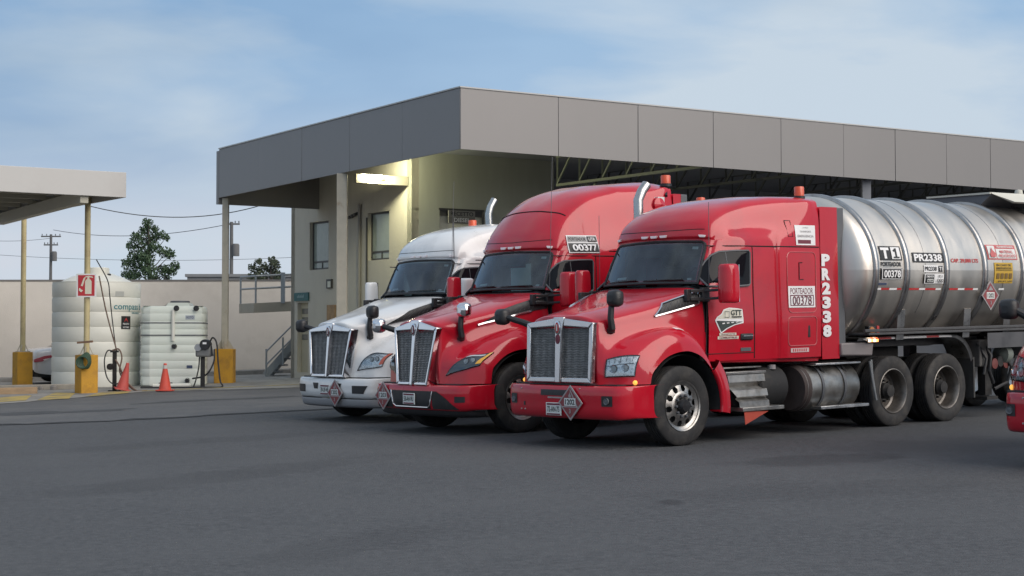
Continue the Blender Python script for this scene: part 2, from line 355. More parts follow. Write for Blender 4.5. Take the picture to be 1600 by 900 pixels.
for q in ([(-12.09, 39.35), (-11.5, 37.1), (-10.95, 37.5), (-11.6, 40.3)], [(-10.75, 37.7), (-10.15, 38.2), (-10.75, 41.0), (-11.4, 41.6)], [(-10.0, 38.9), (-9.35, 40.6), (-9.6, 42.2), (-10.15, 41.3)], [(-9.2, 41.4), (-5.6, 43.9), (-5.66, 44.1), (-9.26, 41.75)], [(-5.0, 44.4), (-4.2, 45.0), (-4.3, 45.2), (-5.1, 44.6)]):
    sheet("road_marking", q, YPAINT, .017)

# ------------------------------------------------------------------ depot building
FASC = mat("fascia_panel", (.232, .223, .219), .48, metal=.5, dirt=(.222, .214, .21), dscale=.5, dlo=.45, dhi=.8, stretch=(1, 1, .3))
FASE = mat("fascia_joint", (.20, .195, .19), .8)
WALLM = mat("office_stucco", (.52, .485, .405), .95, var=.06, vscale=1.5, bump=.3, bscale=45, dirt=(.44, .39, .30), dscale=.8, dlo=.5, dhi=.8, stretch=(1, 1, .35))
WALLD = mat("bay_block_wall", (.52, .53, .445), .95, var=.10, vscale=.8, dirt=(.44, .44, .36), dscale=.6, dlo=.4, dhi=.7, stretch=(1, 1, .2))
DECK = mat("roof_deck", (.24, .25, .27), .8, var=.1, vscale=1)
BAYD = mat("bay_dark_cladding", (.52, .53, .56), .9, var=.12, vscale=.8)
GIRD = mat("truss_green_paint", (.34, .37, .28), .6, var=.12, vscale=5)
COLP = mat("column_paint", (.47, .43, .345), .7, var=.1, vscale=4, dirt=(.30, .22, .14), dscale=3, dlo=.6, dhi=.8)
FRAME = mat("window_frame_dark", (.06, .058, .055), .5)
WPANE = mat("office_window_pane", (.27, .31, .28), .12, spec=.6, var=.15, vscale=1.2)
TEAL = mat("teal_sign", (.04, .13, .13), .6, var=.1, vscale=6)
YEL = mat("yellow_block_paint", (.52, .27, .025), .7, var=.12, vscale=3, dirt=(.28, .14, .03), dscale=2.2, dlo=.5, dhi=.75, bump=.2, bscale=25)
GALV = mat("galvanised_steel", (.30, .32, .33), .5, metal=.6, var=.12, vscale=6)
DOORM = mat("cream_door", (.45, .40, .28), .7, var=.08, vscale=4)
DOORG = mat("door_glass", (.12, .125, .11), .2)
SIGNG = mat("grey_sign_board", (.27, .26, .24), .7, var=.06)
bld = thing("depot_building", (-2.64, 43.65, gz(-2.64, 43.65)), "beige depot building with a wide grey panelled canopy over an open bay", "building")
BO = bld.location.copy()
def bl(p): return (p[0] - BO.x, p[1] - BO.y, p[2] - BO.z)
def bq(base, a, b, z): p = base + D1 * a + D2 * b; return (p.x - BO.x, p.y - BO.y, z - BO.z)
def bbox(mb, base, a0, a1, b0, b1, z0, z1, m=None, z0b=None, z1b=None):   # box on the building axes; z0b/z1b: heights at the b1 end
    z0b = z0 if z0b is None else z0b; z1b = z1 if z1b is None else z1b
    return mb.hexa([bq(base, a0, b0, z0), bq(base, a1, b0, z0), bq(base, a1, b1, z0b), bq(base, a0, b1, z0b), bq(base, a0, b0, z1), bq(base, a1, b0, z1), bq(base, a1, b1, z1b), bq(base, a0, b1, z1b)], m)
A = Vector((-1.13, 36.3, 0)); LW = 11.97
cuts = [0, 2.59, 4.84, 7.1, 9.26, 11.37, 13.2, 15.1, 16.8, 18.9, 21.0, 23.1, 25.2, 27.3]
for i, (a, b) in enumerate(zip(cuts[:-1], cuts[1:])):
    mb = MB(); d = random.uniform(-.008, .008); bbox(mb, A, a + .006, b - .006, d * .5, .02, 6.1, 7.45); mb.build("fascia_panel", FASC, bld, bevel=.004)
zl = lambda b: -.21 * b / LW
lc = [0, 2.4, 4.8, 7.2, 9.6, LW]
for i, (a, b) in enumerate(zip(lc[:-1], lc[1:])):
    mb = MB(); a_ = a + (.026 if i == 0 else .004); d = random.uniform(-.004, .004)
    bbox(mb, A, d, .02, a_, b - .004, 6.1 + zl(a_), 7.45 + zl(a_), None, 6.1 + zl(b), 7.45 + zl(b)); mb.build("fascia_panel", FASC, bld, bevel=.006)
mb = MB(); bbox(mb, A, .024, 27.2, .024, .16, 6.14, 7.40); bbox(mb, A, .024, .16, .17, LW - .1, 6.14, 7.38, None, 5.94, 7.18)
mb.build("fascia_backing", FASE, bld, smooth=0)
mb = MB(); bbox(mb, A, -.02, 27.3, -.02, .16, 7.455, 7.485); bbox(mb, A, -.02, .16, .165, LW, 7.455, 7.485, None, 7.245, 7.275); mb.build("coping", mat("coping_light", (.48, .48, .47), .6), bld)
mb = MB(); bbox(mb, A, .0, 5.6, LW + .003, LW + .15, 5.72, 7.2); mb.build("rear_fascia", FASC, bld)
mb = MB(); bbox(mb, A, .17, 27.2, .17, LW - .05, 6.98, 7.10, None, 6.86, 6.98); bbox(mb, A, 5.4, 27.2, LW - .045, LW + .2, 6.86, 6.98); mb.build("roof_deck", DECK, bld, smooth=0)
# office walls: W is the convex corner seen at the lit edge
Wc = Vector((-2.64, 43.65, 0))
def wall_face(name, along, length, openings, z0, z1, thick, m, inward):
    """wall with real openings: along/inward unit vectors, openings (s0,s1,z0,z1)"""
    mb = MB(); ss = sorted({0, length, *[o for q in openings for o in q[:2]]}); zs = sorted({z0, z1, *[o for q in openings for o in q[2:]]})
    for s0, s1 in zip(ss[:-1], ss[1:]):
        for a, b in zip(zs[:-1], zs[1:]):
            if any(q[0] <= s0 and s1 <= q[1] and q[2] <= a and b <= q[3] for q in openings): continue
            P = [Wc + along * s0, Wc + along * s1, Wc + along * s1 + inward * thick, Wc + along * s0 + inward * thick]
            mb.hexa([bl((p.x, p.y, a)) for p in P] + [bl((p.x, p.y, b)) for p in P])
    b_ = bmesh.new(); me_v = mb.v
    o = mb.build(name, m, bld, smooth=0)
    bm = bmesh.new(); bm.from_mesh(o.data); bmesh.ops.remove_doubles(bm, verts=bm.verts, dist=.0005)
    seen = {}
    for f in bm.faces: seen.setdefault(tuple(sorted(v.index for v in f.verts)), []).append(f)
    dup = [f for L_ in seen.values() if len(L_) > 1 for f in L_]; bmesh.ops.delete(bm, geom=dup, context='FACES')
    bmesh.ops.recalc_face_normals(bm, faces=bm.faces); bm.to_mesh(o.data); bm.free(); return o
# openings along D2 (distance from the lit corner)
W1 = (4.40, 5.50, 3.98, 5.36); W2 = (1.12, 2.22, 4.12, 5.42); DR = (5.58, 6.22, 1.02, 3.05)
WL = 6.62
wall_face("office_wall", D2, WL, [W1, W2, DR], .55, 6.75, .22, WALLM, D1)
RWL = 4.5; RD = (.85, 2.19, .9, 5.43)
def wl2(name):
    mb = MB()
    return wall_face(name, D1, RWL, [RD], .55, 6.95, .22, WALLD, D2)
wl2("bay_side_wall")
mb = MB(); bbox(mb, Wc, .0, RWL, WL - .22 + .0, WL, .55, 6.7); mb.build("rear_wall", WALLM, bld, smooth=0)
def window(s, mid):
    P = lambda a, d, z: bl(tuple((Wc + D2 * a + D1 * d).to_2d()) + (z,))
    f = MB(); t = .05
    for (a0, a1, z0, z1) in ((s[0], s[1], s[2], s[2] + t), (s[0], s[1], s[3] - t, s[3]), (s[0], s[0] + t, s[2] + t, s[3] - t), (s[1] - t, s[1], s[2] + t, s[3] - t), (s[0] + t, s[1] - t, s[2] + mid, s[2] + mid + t), ((s[0] + s[1]) / 2 - .02, (s[0] + s[1]) / 2 + .02, s[2] + t, s[2] + mid)):
        f.hexa([P(a0, .10, z0), P(a1, .10, z0), P(a1, .15, z0), P(a0, .15, z0), P(a0, .10, z1), P(a1, .10, z1), P(a1, .15, z1), P(a0, .15, z1)])
    fr = f.build("window", FRAME, bld)
    for (z0, z1, a0, a1) in ((s[2] + mid + t, s[3] - t, s[0] + t, s[1] - t), (s[2] + t, s[2] + mid, s[0] + t, (s[0] + s[1]) / 2 - .02), (s[2] + t, s[2] + mid, (s[0] + s[1]) / 2 + .02, s[1] - t)):
        p = MB(); p.hexa([P(a0, .118, z0), P(a1, .118, z0), P(a1, .126, z0), P(a0, .126, z0), P(a0, .118, z1), P(a1, .118, z1), P(a1, .126, z1), P(a0, .126, z1)]); p.build("pane", WPANE, fr)
window(W1, .2); window(W2, .2)
P2 = lambda a, d, z: bl(tuple((Wc + D2 * a + D1 * d).to_2d()) + (z,))
dm = MB(); dm.hexa([P2(DR[0], .12, DR[2]), P2(DR[1], .12, DR[2]), P2(DR[1], .17, DR[2]), P2(DR[0], .17, DR[2]), P2(DR[0], .12, DR[3]), P2(DR[1], .12, DR[3]), P2(DR[1], .17, DR[3]), P2(DR[0], .17, DR[3])])
door = dm.build("door", DOORM, bld)
for k in range(4):
    z = DR[2] + .95 + k * .25; p = MB(); p.hexa([P2(DR[0] + .08, .108, z), P2(DR[1] - .08, .108, z), P2(DR[1] - .08, .119, z), P2(DR[0] + .08, .119, z), P2(DR[0] + .08, .108, z + .16), P2(DR[1] - .08, .108, z + .16), P2(DR[1] - .08, .119, z + .16), P2(DR[0] + .08, .119, z + .16)]); p.build("louvre_pane", DOORG, door)
# lit beam and lamp at the corner
bm0, bm1 = Wc - D1 * 1.55 + D2 * .22, Wc - D1 * .01 + D2 * .22
mb = MB(); mb.bar(bl((bm0.x, bm0.y, 6.13)), bl((bm1.x, bm1.y, 6.13)), .16, .24); mb.build("beam", COLP, bld, bevel=.01)
lp0 = Wc - D1 * 1.46 + D2 * .03
mb = MB(); mb.bar(bl((lp0.x, lp0.y, 6.18)), bl((lp0.x + D1.x * .6, lp0.y + D1.y * .6, 6.18)), .12, .10)
mb.build("lamp", mat("lamp_tube_lit", (.9, .9, .7), .4, emit=(1, .97, .66), estr=14), bld, bevel=.02)
ld = bpy.data.lights.new("lamp_light", 'SPOT'); lo = bpy.data.objects.new("lamp_light", ld); col.objects.link(lo)
ld.energy = 125; ld.color = (1.0, .97, .64); ld.shadow_soft_size = .10; ld.spot_size = R(165); ld.spot_blend = .5
lq = lp0 + D1 * .30 - D2 * .30; lo.location = (lq.x, lq.y, 6.26); lo.rotation_euler = (D1 * 1.0 + D2 * .10 + Vector((0, 0, -.75))).to_track_quat('-Z', 'Y').to_euler()
# columns (plain steel posts under the canopy edge)
def column(px, py, ztop, r):
    z = gz(px, py); mb = MB(); q = Vector((px, py, 0))
    mb.box(px - r - BO.x, px + r - BO.x, py - r - BO.y, py + r - BO.y, z - BO.z, ztop - BO.z); c = mb.build("column", COLP, bld, bevel=.012)
    return c
column(-4.15, 40.6, 6.0, .125)
c2 = column(-7.93, 46.0, 5.88, .085)
mb = MB(); x, y = -7.93, 46.0; z = gz(x, y)
mb.box(x - .26 - BO.x, x + .26 - BO.x, y - .26 - BO.y, y + .26 - BO.y, z - BO.z - .05, z - BO.z + .95); f = mb.build("footing", YEL, bld, bevel=.02)
mb = MB()
for sx, sy in ((1, 0), (-1, 0), (0, 1), (0, -1)):
    mb.add([(x + sx * .085 - BO.x, y + sy * .085 - BO.y, z - BO.z + 1.22), (x + sx * .25 - BO.x, y + sy * .25 - BO.y, z - BO.z + .95), (x + sx * .085 - BO.x, y + sy * .085 - BO.y, z - BO.z + .95)], [(0, 1, 2)])
o = mb.build("gusset", COLP, c2, smooth=0); sf = o.modifiers.new("t", 'SOLIDIFY'); sf.thickness = .012; sf.offset = 0
# trusses in the bay (bottom chord level with the fascia edge)
def truss(a, b0, b1, zb, zt, m=GIRD, n=6):
    t = MB(); P = lambda b, z: bq(A, a, b, z)
    t.bar(P(b0, zb), P(b1, zb), .09, .07); t.bar(P(b0, zt), P(b1, zt), .09, .07)
    for i in range(n + 1):
        b = b1 - (b1 - b0) * i / n
        t.bar(P(b, zb + .035), P(b, zt - .035), .045)
        if i < n: t.bar(P(b, zb + .035), P(b - (b1 - b0) / n * .6, zt - .035), .045)
    return t.build("roof_truss", m, bld, smooth=0)
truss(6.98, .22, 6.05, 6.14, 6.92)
for a in (10.6, 14.4, 18.2, 22): truss(a, .5, 9.5, 6.18, 6.92, mat('truss_dimmed', (.13, .135, .13), .7), n=9)  # farther trusses: dimness of the bay put into a darker colour
mb = MB(); mb.bar(bq(A, 7.3, 5.2, 4.9), bq(A, 7.3, 5.2, 6.14), .10); mb.bar(bq(A, 7.3, 4.8, 6.12), bq(A, 7.3, 5.2, 5.7), .06); mb.build("bracket", GIRD, bld, smooth=0)
mb = MB(); bbox(mb, A, 5.0, 27.3, 10.6, 10.8, .7, 7.05, None); bbox(mb, A, 27.2, 27.35, .2, 10.6, .7, 7.05); bbox(mb, A, 4.9, 5.1, 7.25, 10.6, .7, 7.0); mb.build("bay_cladding", BAYD, bld, smooth=0)
for a in (12.5, 20.5): mb = MB(); p = bq(A, a, .35, gz(9, 43)); mb.bar(p, (p[0], p[1], 6.1 - BO.z), .22); mb.build("bay_column", DECK, bld)
# doorway with sign in the bay side wall
P3 = lambda s, d, z: bl(tuple((Wc + D1 * s + D2 * d).to_2d()) + (z,))
mb = MB(); mb.hexa([P3(RD[0], .05, RD[2]), P3(RD[1], .05, RD[2]), P3(RD[1], .09, RD[2]), P3(RD[0], .09, RD[2]), P3(RD[0], .05, RD[3]), P3(RD[1], .05, RD[3]), P3(RD[1], .09, RD[3]), P3(RD[0], .09, RD[3])]); mb.build("door", mat("pale_roller_door", (.80, .77, .62), .7, var=.05), bld)
mb = MB(); mb.bar(P3(RD[0] - .03, -.01, RD[3]), P3(RD[1] + .03, -.01, RD[3]), .05, .05); mb.bar(P3(RD[1], -.012, RD[2]), P3(RD[1], -.012, RD[3] - .03), .05, .05); mb.bar(P3(RD[0] + .02, .02, RD[3] - .10), P3(RD[1] - .02, .02, RD[3] - .10), .05, .15); mb.build("door_frame", FRAME, bld)
sg = MB(); S0, S1 = 1.07, 1.89
sg.hexa([P3(S0, -.09, 5.06), P3(S1, -.09, 5.06), P3(S1, -.06, 5.06), P3(S0, -.06, 5.06), P3(S0, -.09, 5.40), P3(S1, -.09, 5.40), P3(S1, -.06, 5.40), P3(S0, -.06, 5.40)]); sgo = sg.build("sign_board", SIGNG, bld)
d = Decal(lambda a, b, w_: P3(a, -.091 - w_ * 3, b)); d.text("RECETTO", 1.48, 5.315, BDECAL, wd=.70, ht=.11, bold=.015); d.rect(S0 + .01, S1 - .01, 5.07, 5.23, mat("sign_dark_band", (.20, .19, .175), .7)); d.text("DIESEL", 1.48, 5.15, WDECAL, wd=.50, ht=.11, bold=.015); d.build("lettering", sgo)
# small things on the office wall
mb = MB(); mb.hexa([P2(5.50, -.05, 3.10), P2(6.34, -.05, 3.10), P2(6.34, -.005, 3.10), P2(5.50, -.005, 3.10), P2(5.50, -.05, 3.34), P2(6.34, -.05, 3.34), P2(6.34, -.005, 3.34), P2(5.50, -.005, 3.34)]); ts = mb.build("door_sign", TEAL, bld)
d = Decal(lambda a, b, w_: P2(a, -.051 - w_ * 3, b))
for k in range(9): d.rect(6.1 - k * .045, 6.135 - k * .045, 3.19, 3.19 + .05 + .04 * ((k * 7) % 3) / 2, mat("faded_white_print", (.25, .36, .35), .7), lift=.002)
d.build("lettering", ts)
mb = MB(); mb.hexa([P2(4.15, -.06, 3.42), P2(4.42, -.06, 3.42), P2(4.42, 0, 3.42), P2(4.15, 0, 3.42), P2(4.15, -.06, 3.68), P2(4.42, -.06, 3.68), P2(4.42, 0, 3.68), P2(4.15, 0, 3.68)]); mb.build("switch_box", FRAME, bld)
mb = MB(); mb.hexa([P2(4.17, -.064, 3.45), P2(4.34, -.064, 3.45), P2(4.34, -.061, 3.45), P2(4.17, -.061, 3.45), P2(4.17, -.064, 3.62), P2(4.34, -.064, 3.62), P2(4.34, -.061, 3.62), P2(4.17, -.061, 3.62)]); mb.build("switch_cover", mat("pale_cover", (.6, .6, .5), .6), bld)
mb = MB(); mb.hexa([P2(3.95, -.05, 2.5), P2(4.4, -.05, 2.5), P2(4.4, 0, 2.5), P2(3.95, 0, 2.5), P2(3.95, -.05, 2.95), P2(4.4, -.05, 2.95), P2(4.4, 0, 2.95), P2(3.95, 0, 2.95)]); mb.build("wall_panel", mat("rusty_panel", (.34, .22, .12), .8, var=.3, vscale=6), bld)
mb = MB(); mb.tube([P2(2.6, -.05, 1), P2(2.6, -.05, 4.0), P2(2.6, -.05, 5.7)], .045); mb.build("straight_tube", mat("grey_tube", (.30, .28, .25), .6), bld)  # grey upright tube where a dark band runs down the wall
for k in range(3): mb = MB(); mb.tube([P2(2.75 + k * .14, -.01, 5.45 - k * .03), P2(2.72 + k * .14, -.16, 5.4 - k * .03)], .045); mb.build("floodlight", FRAME, bld)
mb = MB(); pts = [P2(2.24, -.03, z) for z in (1.2, 2, 3, 4, 5.3)]; mb.tube(pts, .022); mb.build("conduit", FRAME, bld)
# ------------------------------------------------------------------ perimeter wall, far things
PWALL = mat("boundary_stucco", (.60, .56, .505), .95, var=.05, vscale=1.2, bump=.25, bscale=40, dirt=(.46, .42, .37), dscale=.5, dlo=.5, dhi=.8)
def along(p, d, t): return (p[0] + d[0] * t, p[1] + d[1] * t)
wd = Vector((.863, .507)).normalized(); wn_ = Vector((-wd.y, wd.x))
mb = MB(); a, b = Vector((-28.2, 42.2)), Vector((-1.0, 58.2)); h0, h1 = 3.36, 4.1
def wq(p, o, z): q = p + wn_ * o; return (q.x, q.y, z)
mb.hexa([wq(a, 0, .2), wq(b, 0, .6), wq(b, .2, .6), wq(a, .2, .2), wq(a, 0, 3.42), wq(b, 0, 4.06), wq(b, .2, 4.06), wq(a, .2, 3.42)])
pw = tag(mb.build("perimeter_wall", PWALL, smooth=0, bevel=.01), "long plain beige boundary wall behind the white storage tanks", "wall")
mb = MB(); mb.hexa([wq(a, -.02, 3.425), wq(b, -.02, 4.065), wq(b, .22, 4.065), wq(a, .22, 3.425), wq(a, -.02, 3.47), wq(b, -.02, 4.11), wq(b, .22, 4.11), wq(a, .22, 3.47)]); mb.build("coping", mat("coping_grey", (.17, .165, .16), .9, var=.1), pw, smooth=0)
mb = MB()
for p0, p1 in (((-9.4, 51.6), (-5.6, 54.0)), ((-16.5, 48.4), (-9.5, 52.3))):
    p0, p1 = Vector(p0), Vector(p1); z = gz(*p0); z2 = gz(*p1); n_ = wn_ * .9
    mb.hexa([(p0.x, p0.y, z - .1), (p1.x, p1.y, z2 - .1), (p1.x + n_.x, p1.y + n_.y, z2 - .1), (p0.x + n_.x, p0.y + n_.y, z - .1), (p0.x, p0.y, z + .14), (p1.x, p1.y, z2 + .14), (p1.x + n_.x, p1.y + n_.y, z2 + .15), (p0.x + n_.x, p0.y + n_.y, z + .15)])
tag(mb.build("kerb", CONC, smooth=0, bevel=.015), kind="structure")
mb = MB(); mb.box(-16.8, -11.0, 86, 96, .5, 5.35); mb.box(-22, -16.8, 88, 96, .5, 5.05); mb.box(-16.9, -10.9, 85.9, 96.1, 5.35, 5.5)
tag(mb.build("far_warehouse", mat("far_grey_wall", (.22, .225, .23), .9, var=.08), smooth=0), "low grey warehouse roofline beyond the boundary wall", "warehouse")

POLEM = mat("weathered_pole", (.12, .12, .12), .9, var=.2)
def pole(px, Y, ztop, label, arms, box=None):
    x = (px - 800) / 2600 * Y; z0 = gz(x, Y); t = thing("utility_pole", (x, Y, z0), label, "utility pole", "utility poles beyond the wall")
    mb = MB(); mb.tube([(0, 0, 0), (0, 0, ztop - z0)], [.13, .09], 10); mb.build("pole", POLEM, t)
    for (za, l) in arms:
        mb = MB(); mb.box(-l, l, -.05, .05, ztop - z0 - za - .045, ztop - z0 - za + .045); ca = mb.build("crossarm", POLEM, t)
        for s in (-.9, -.45, .45, .9):
            mb = MB(); mb.lathe([(.02, 0), (.04, .03), (.03, .08), (.04, .1), (.01, .12)], (s * l, 0, ztop - z0 - za + .06), seg=8); mb.build("insulator", GREYP, ca)
    if box:
        mb = MB(); mb.lathe([(0, 0), (.2, 0), (.2, .6), (.15, .68), (0, .68)], (.26, -.1, ztop - z0 - box), seg=14); mb.build("transformer", POLEM, t)
    return x, Y
p1 = pole(78.5, 118, 9.7, "plain utility pole with two crossarms above the tall white tank side of the wall", [(.15, .70), (.75, .5)], 1.9)
p2 = pole(361, 92, 8.65, "utility pole with crossarm seen just right of the canopy column", [(.12, .45)], 1.9)
p3 = pole(197.5, 160, 8.0, "tiny thin distant utility pole rising beside the green tree", [(.5, .9)])
WIRE = mat("cable_black", (.06, .06, .065), .7)
def wire(label, p, q, sag, r, name="overhead_cable"):
    mb = MB(); pts = []
    for i in range(17):
        t = i / 16; pts.append((p[0] + (q[0] - p[0]) * t, p[1] + (q[1] - p[1]) * t, p[2] + (q[2] - p[2]) * t - sag * 4 * t * (1 - t)))
    mb.tube(pts, r, 6); return tag(mb.build(name, WIRE), label, "cable", "overhead cables")
def at(px, py, Y): return ((px - 800) / 2600 * Y, Y, 1.8 + (540 - py) / 2600 * Y)
wire("single black cable sagging from the left canopy to the depot building", at(140, 322, 41.5), at(412, 319, 47.6), .32, .012)
wire("thin cable sloping down from the right pole to the left pole", at(361, 349, 92), at(82, 359, 117), .55, .018)
wire("faint straight cable running low over the wall to the left", at(-60, 394, 130), at(460, 402, 120), .4, .014)
wire("cable leaving the left pole toward the left picture edge", at(-60, 372, 112), at(78, 372, 118), .2, .014)

BARK = mat("tree_bark", (.07, .06, .05), .95, var=.25, vscale=5)
LEAF = mat("leaf_green", (.060, .098, .052), .6, var=.35, vscale=1.2, spec=.25)
LEAF2 = mat("leaf_grey_green", (.07, .085, .055), .6, var=.35, vscale=1.4, spec=.25)
def tree(px, Y, label, clumps, trunk, m, lsize, per, seed):
    rnd = random.Random(seed); x0 = (px - 800) / 2600 * Y; z0 = gz(x0, Y); k = Y / 2600
    t = thing("tree", (x0, Y, z0), label, "tree")
    P = lambda c: Vector(((c[0] - px) * k, c[2], 1.8 + (540 - c[1]) * k - z0))
    mb = MB(); top = P((trunk[0], trunk[1], 0)); pts = [Vector((0, 0, 0)), top * .35 + Vector((.06, .05, 0)), top * .7, top]
    mb.tube(pts, [.13, .11, .07, .02], 9)
    for c in clumps:
        q = P(c); f = min(.92, max(.25, (q.z - .8) / top.z)); base = top * f
        mb.tube([base, base.lerp(q, .5) + Vector((0, 0, -.08)), q], [.035, .022, .008], 6)
    mb.build("trunk", BARK, t)
    lf = MB(); n = 0
    for c in clumps:
        q = P(c); r = c[3] * k
        for i in range(int(per * (c[3] / 10) ** 1.6)):
            d = Vector((rnd.gauss(0, 1), rnd.gauss(0, 1), rnd.gauss(0, .8))); d = d.normalized() * r * rnd.random() ** .45
            p = q + d; u = Vector((rnd.gauss(0, 1), rnd.gauss(0, 1), rnd.gauss(0, .6))).normalized(); v = u.orthogonal().normalized()
            v = Matrix.Rotation(rnd.uniform(0, 6.28), 3, u) @ v; w_ = u.cross(v); s = lsize * rnd.uniform(.6, 1.3)
            lf.add([p - v * s, p + w_ * s * .45, p + v * s, p - w_ * s * .45], [(0, 1, 2, 3)])
    lf.build("crown", m, t, smooth=0, normals=False)
# px, py, depth offset, radius in px of each leaf clump
tree(235, 75, "leafy green tree standing alone behind the wall", [(230, 349, 0, 9), (224, 360, .1, 10), (238, 357, .2, 8), (214, 371, -.1, 11), (233, 372, .2, 11), (249, 367, 0, 9), (258, 371, .1, 6), (222, 386, .2, 14), (204, 384, 0, 9), (242, 388, -.2, 12), (257, 395, .1, 11), (266, 398, 0, 8), (211, 401, .2, 14), (230, 405, -.3, 14), (199, 412, .1, 12), (218, 419, .2, 14), (236, 424, -.2, 14), (252, 421, .2, 9), (262, 424, -.1, 11), (272, 414, .2, 8), (271, 424, -.2, 7), (197, 428, .1, 10), (210, 433, 0, 12), (240, 437, .1, 12), (260, 436, .1, 8)], (231, 345), LEAF, .075, 165, 3)
tree(415, 63, "sparse grey green treetop peeping over the wall beside the stairs", [(403, 409, 0, 6), (393, 418, .1, 7), (401, 424, .2, 9), (412, 417, 0, 8), (424, 407, .1, 7), (430, 414, -.1, 9), (421, 423, .2, 11), (408, 433, -.1, 11), (431, 430, .1, 11), (393, 433, .1, 9), (438, 436, 0, 8)], (424, 406), LEAF2, .07, 130, 5)

# ------------------------------------------------------------------ stair and landing behind the office
GALVD = mat("dark_galvanised", (.13, .135, .14), .6, metal=.3, var=.15)
st = thing("steel_stair", (-7.3, 50.6, gz(-7.3, 50.6)), "grey steel stair with railed landing beside the office corner", "stair")
o0 = st.location; L3 = lambda x, y, z: (x - o0.x, y - o0.y, z - o0.z)
mb = MB(); mb.hexa([L3(-7.9, 50.9, 2.80), L3(-6.5, 51.4, 2.88), L3(-7.1, 52.3, 2.88), L3(-8.5, 51.8, 2.80), L3(-7.9, 50.9, 3.10), L3(-6.5, 51.4, 3.18), L3(-7.1, 52.3, 3.18), L3(-8.5, 51.8, 3.10)]); mb.build("landing", mat("landing_concrete", (.36, .33, .27), .9, var=.1), st, bevel=.01)
mb = MB()
for z in (3.55, 3.93):
    mb.tube([L3(-7.85, 50.95, z), L3(-6.6, 51.4, z + .08)], .03); mb.tube([L3(-7.85, 50.95, z), L3(-8.45, 51.8, z)], .03)
for (x, y) in ((-7.85, 50.95), (-8.45, 51.8)): mb.tube([L3(x, y, 3.05), L3(x, y, 3.95)], .03)
mb.bar(L3(-7.05, 51.2, 3.1), L3(-7.05, 51.2, 4.05), .12); mb.build("landing_rail", GALV, st)
for i in range(5):
    f = i / 5; x = -7.35 + .8 * f; z = .98 + 1.0 * f
    mb = MB(); mb.box(x - o0.x, x + .30 - o0.x, 50.35 + .3 * f - o0.y, 51.2 + .3 * f - o0.y, z - o0.z, z + .05 - o0.z); mb.build("tread", GALVD, st, smooth=0)
mb = MB()
for y in (50.3, 51.2): mb.bar(L3(-7.45, y, .9), L3(-6.45, y + .3, 2.1), .05, .2)
mb.build("stringer", GALV, st)
mb = MB()
for z in (.55, .95): mb.tube([L3(-7.42, 50.28, .92 + z - .25), L3(-6.4, 50.6, 2.0 + z - .25)], .025)
for x, z in ((-7.42, .85), (-6.92, 1.2)): mb.tube([L3(x, 50.3, z), L3(x, 50.3, z + .85)], .03)
mb.build("handrail", GALV, st)

# ------------------------------------------------------------------ fuel canopy on the left
CANF = mat("canopy_fascia", (.50, .49, .47), .6, var=.04, vscale=1.2, dirt=(.42, .40, .38), dscale=.5)
CANB = mat("canopy_beam_cream", (.42, .40, .33), .7, var=.08, vscale=3)
PYEL = mat("post_pale_yellow", (.52, .44, .24), .65, var=.12, vscale=4, dirt=(.34, .24, .14), dscale=3.5, dlo=.5, dhi=.75)
cn = thing("fuel_canopy", (-10.5, 41.1, gz(-10.5, 41.1)), "flat pale canopy on thin yellow posts over the tank island", "canopy")
CO = cn.location.copy(); CA = Vector((-9.18, 39.5, 0))
def cq(a, b, z): p = CA + D1 * a + D2 * b; return (p.x - CO.x, p.y - CO.y, z - CO.z)
def cbox(mb, a0, a1, b0, b1, z0, z1): return mb.hexa([cq(a0, b0, z0), cq(a1, b0, z0), cq(a1, b1, z0), cq(a0, b1, z0), cq(a0, b0, z1), cq(a1, b0, z1), cq(a1, b1, z1), cq(a0, b1, z1)])
CH = 8.35
mb = MB(); cbox(mb, -9, 0, 0, .06, 5.32, 5.92); mb.build("front_fascia", CANF, cn, bevel=.01)
mb = MB(); cbox(mb, -.06, -.002, .062, CH, 5.32, 5.92); mb.build("side_fascia", CANF, cn, bevel=.01)
mb = MB(); cbox(mb, -9, -.062, CH - .06, CH, 5.32, 5.92); mb.build("rear_fascia", CANF, cn, bevel=.01)
mb = MB(); cbox(mb, -8.9, -.065, .065, CH - .065, 5.66, 5.72); mb.build("roof_deck", DECK, cn, smooth=0)
mb = MB(); mb.bar(cq(-.98, .09, 5.30), cq(-.22, CH - .08, 5.30), .20, .30); mb.build("main_beam", CANB, cn, bevel=.01)
for k in range(6):
    b = .5 + k * 1.3; mb = MB(); cbox(mb, -8.8, -1.09 + .095 * b, b, b + .07, 5.46, 5.64); mb.build("joist", CANB, cn, smooth=0)
    mb = MB(); cbox(mb, -.86 + .095 * b, -.07, b + .05, b + .12, 5.46, 5.64); mb.build("joist", CANB, cn, smooth=0)
mb = MB(); cbox(mb, -2.9, -2.7, .25, .4, 5.38, 5.455); mb.build("lamp", mat("canopy_lamp_lit", (.9, .9, .85), .4, emit=(1, .98, .85), estr=5), cn)
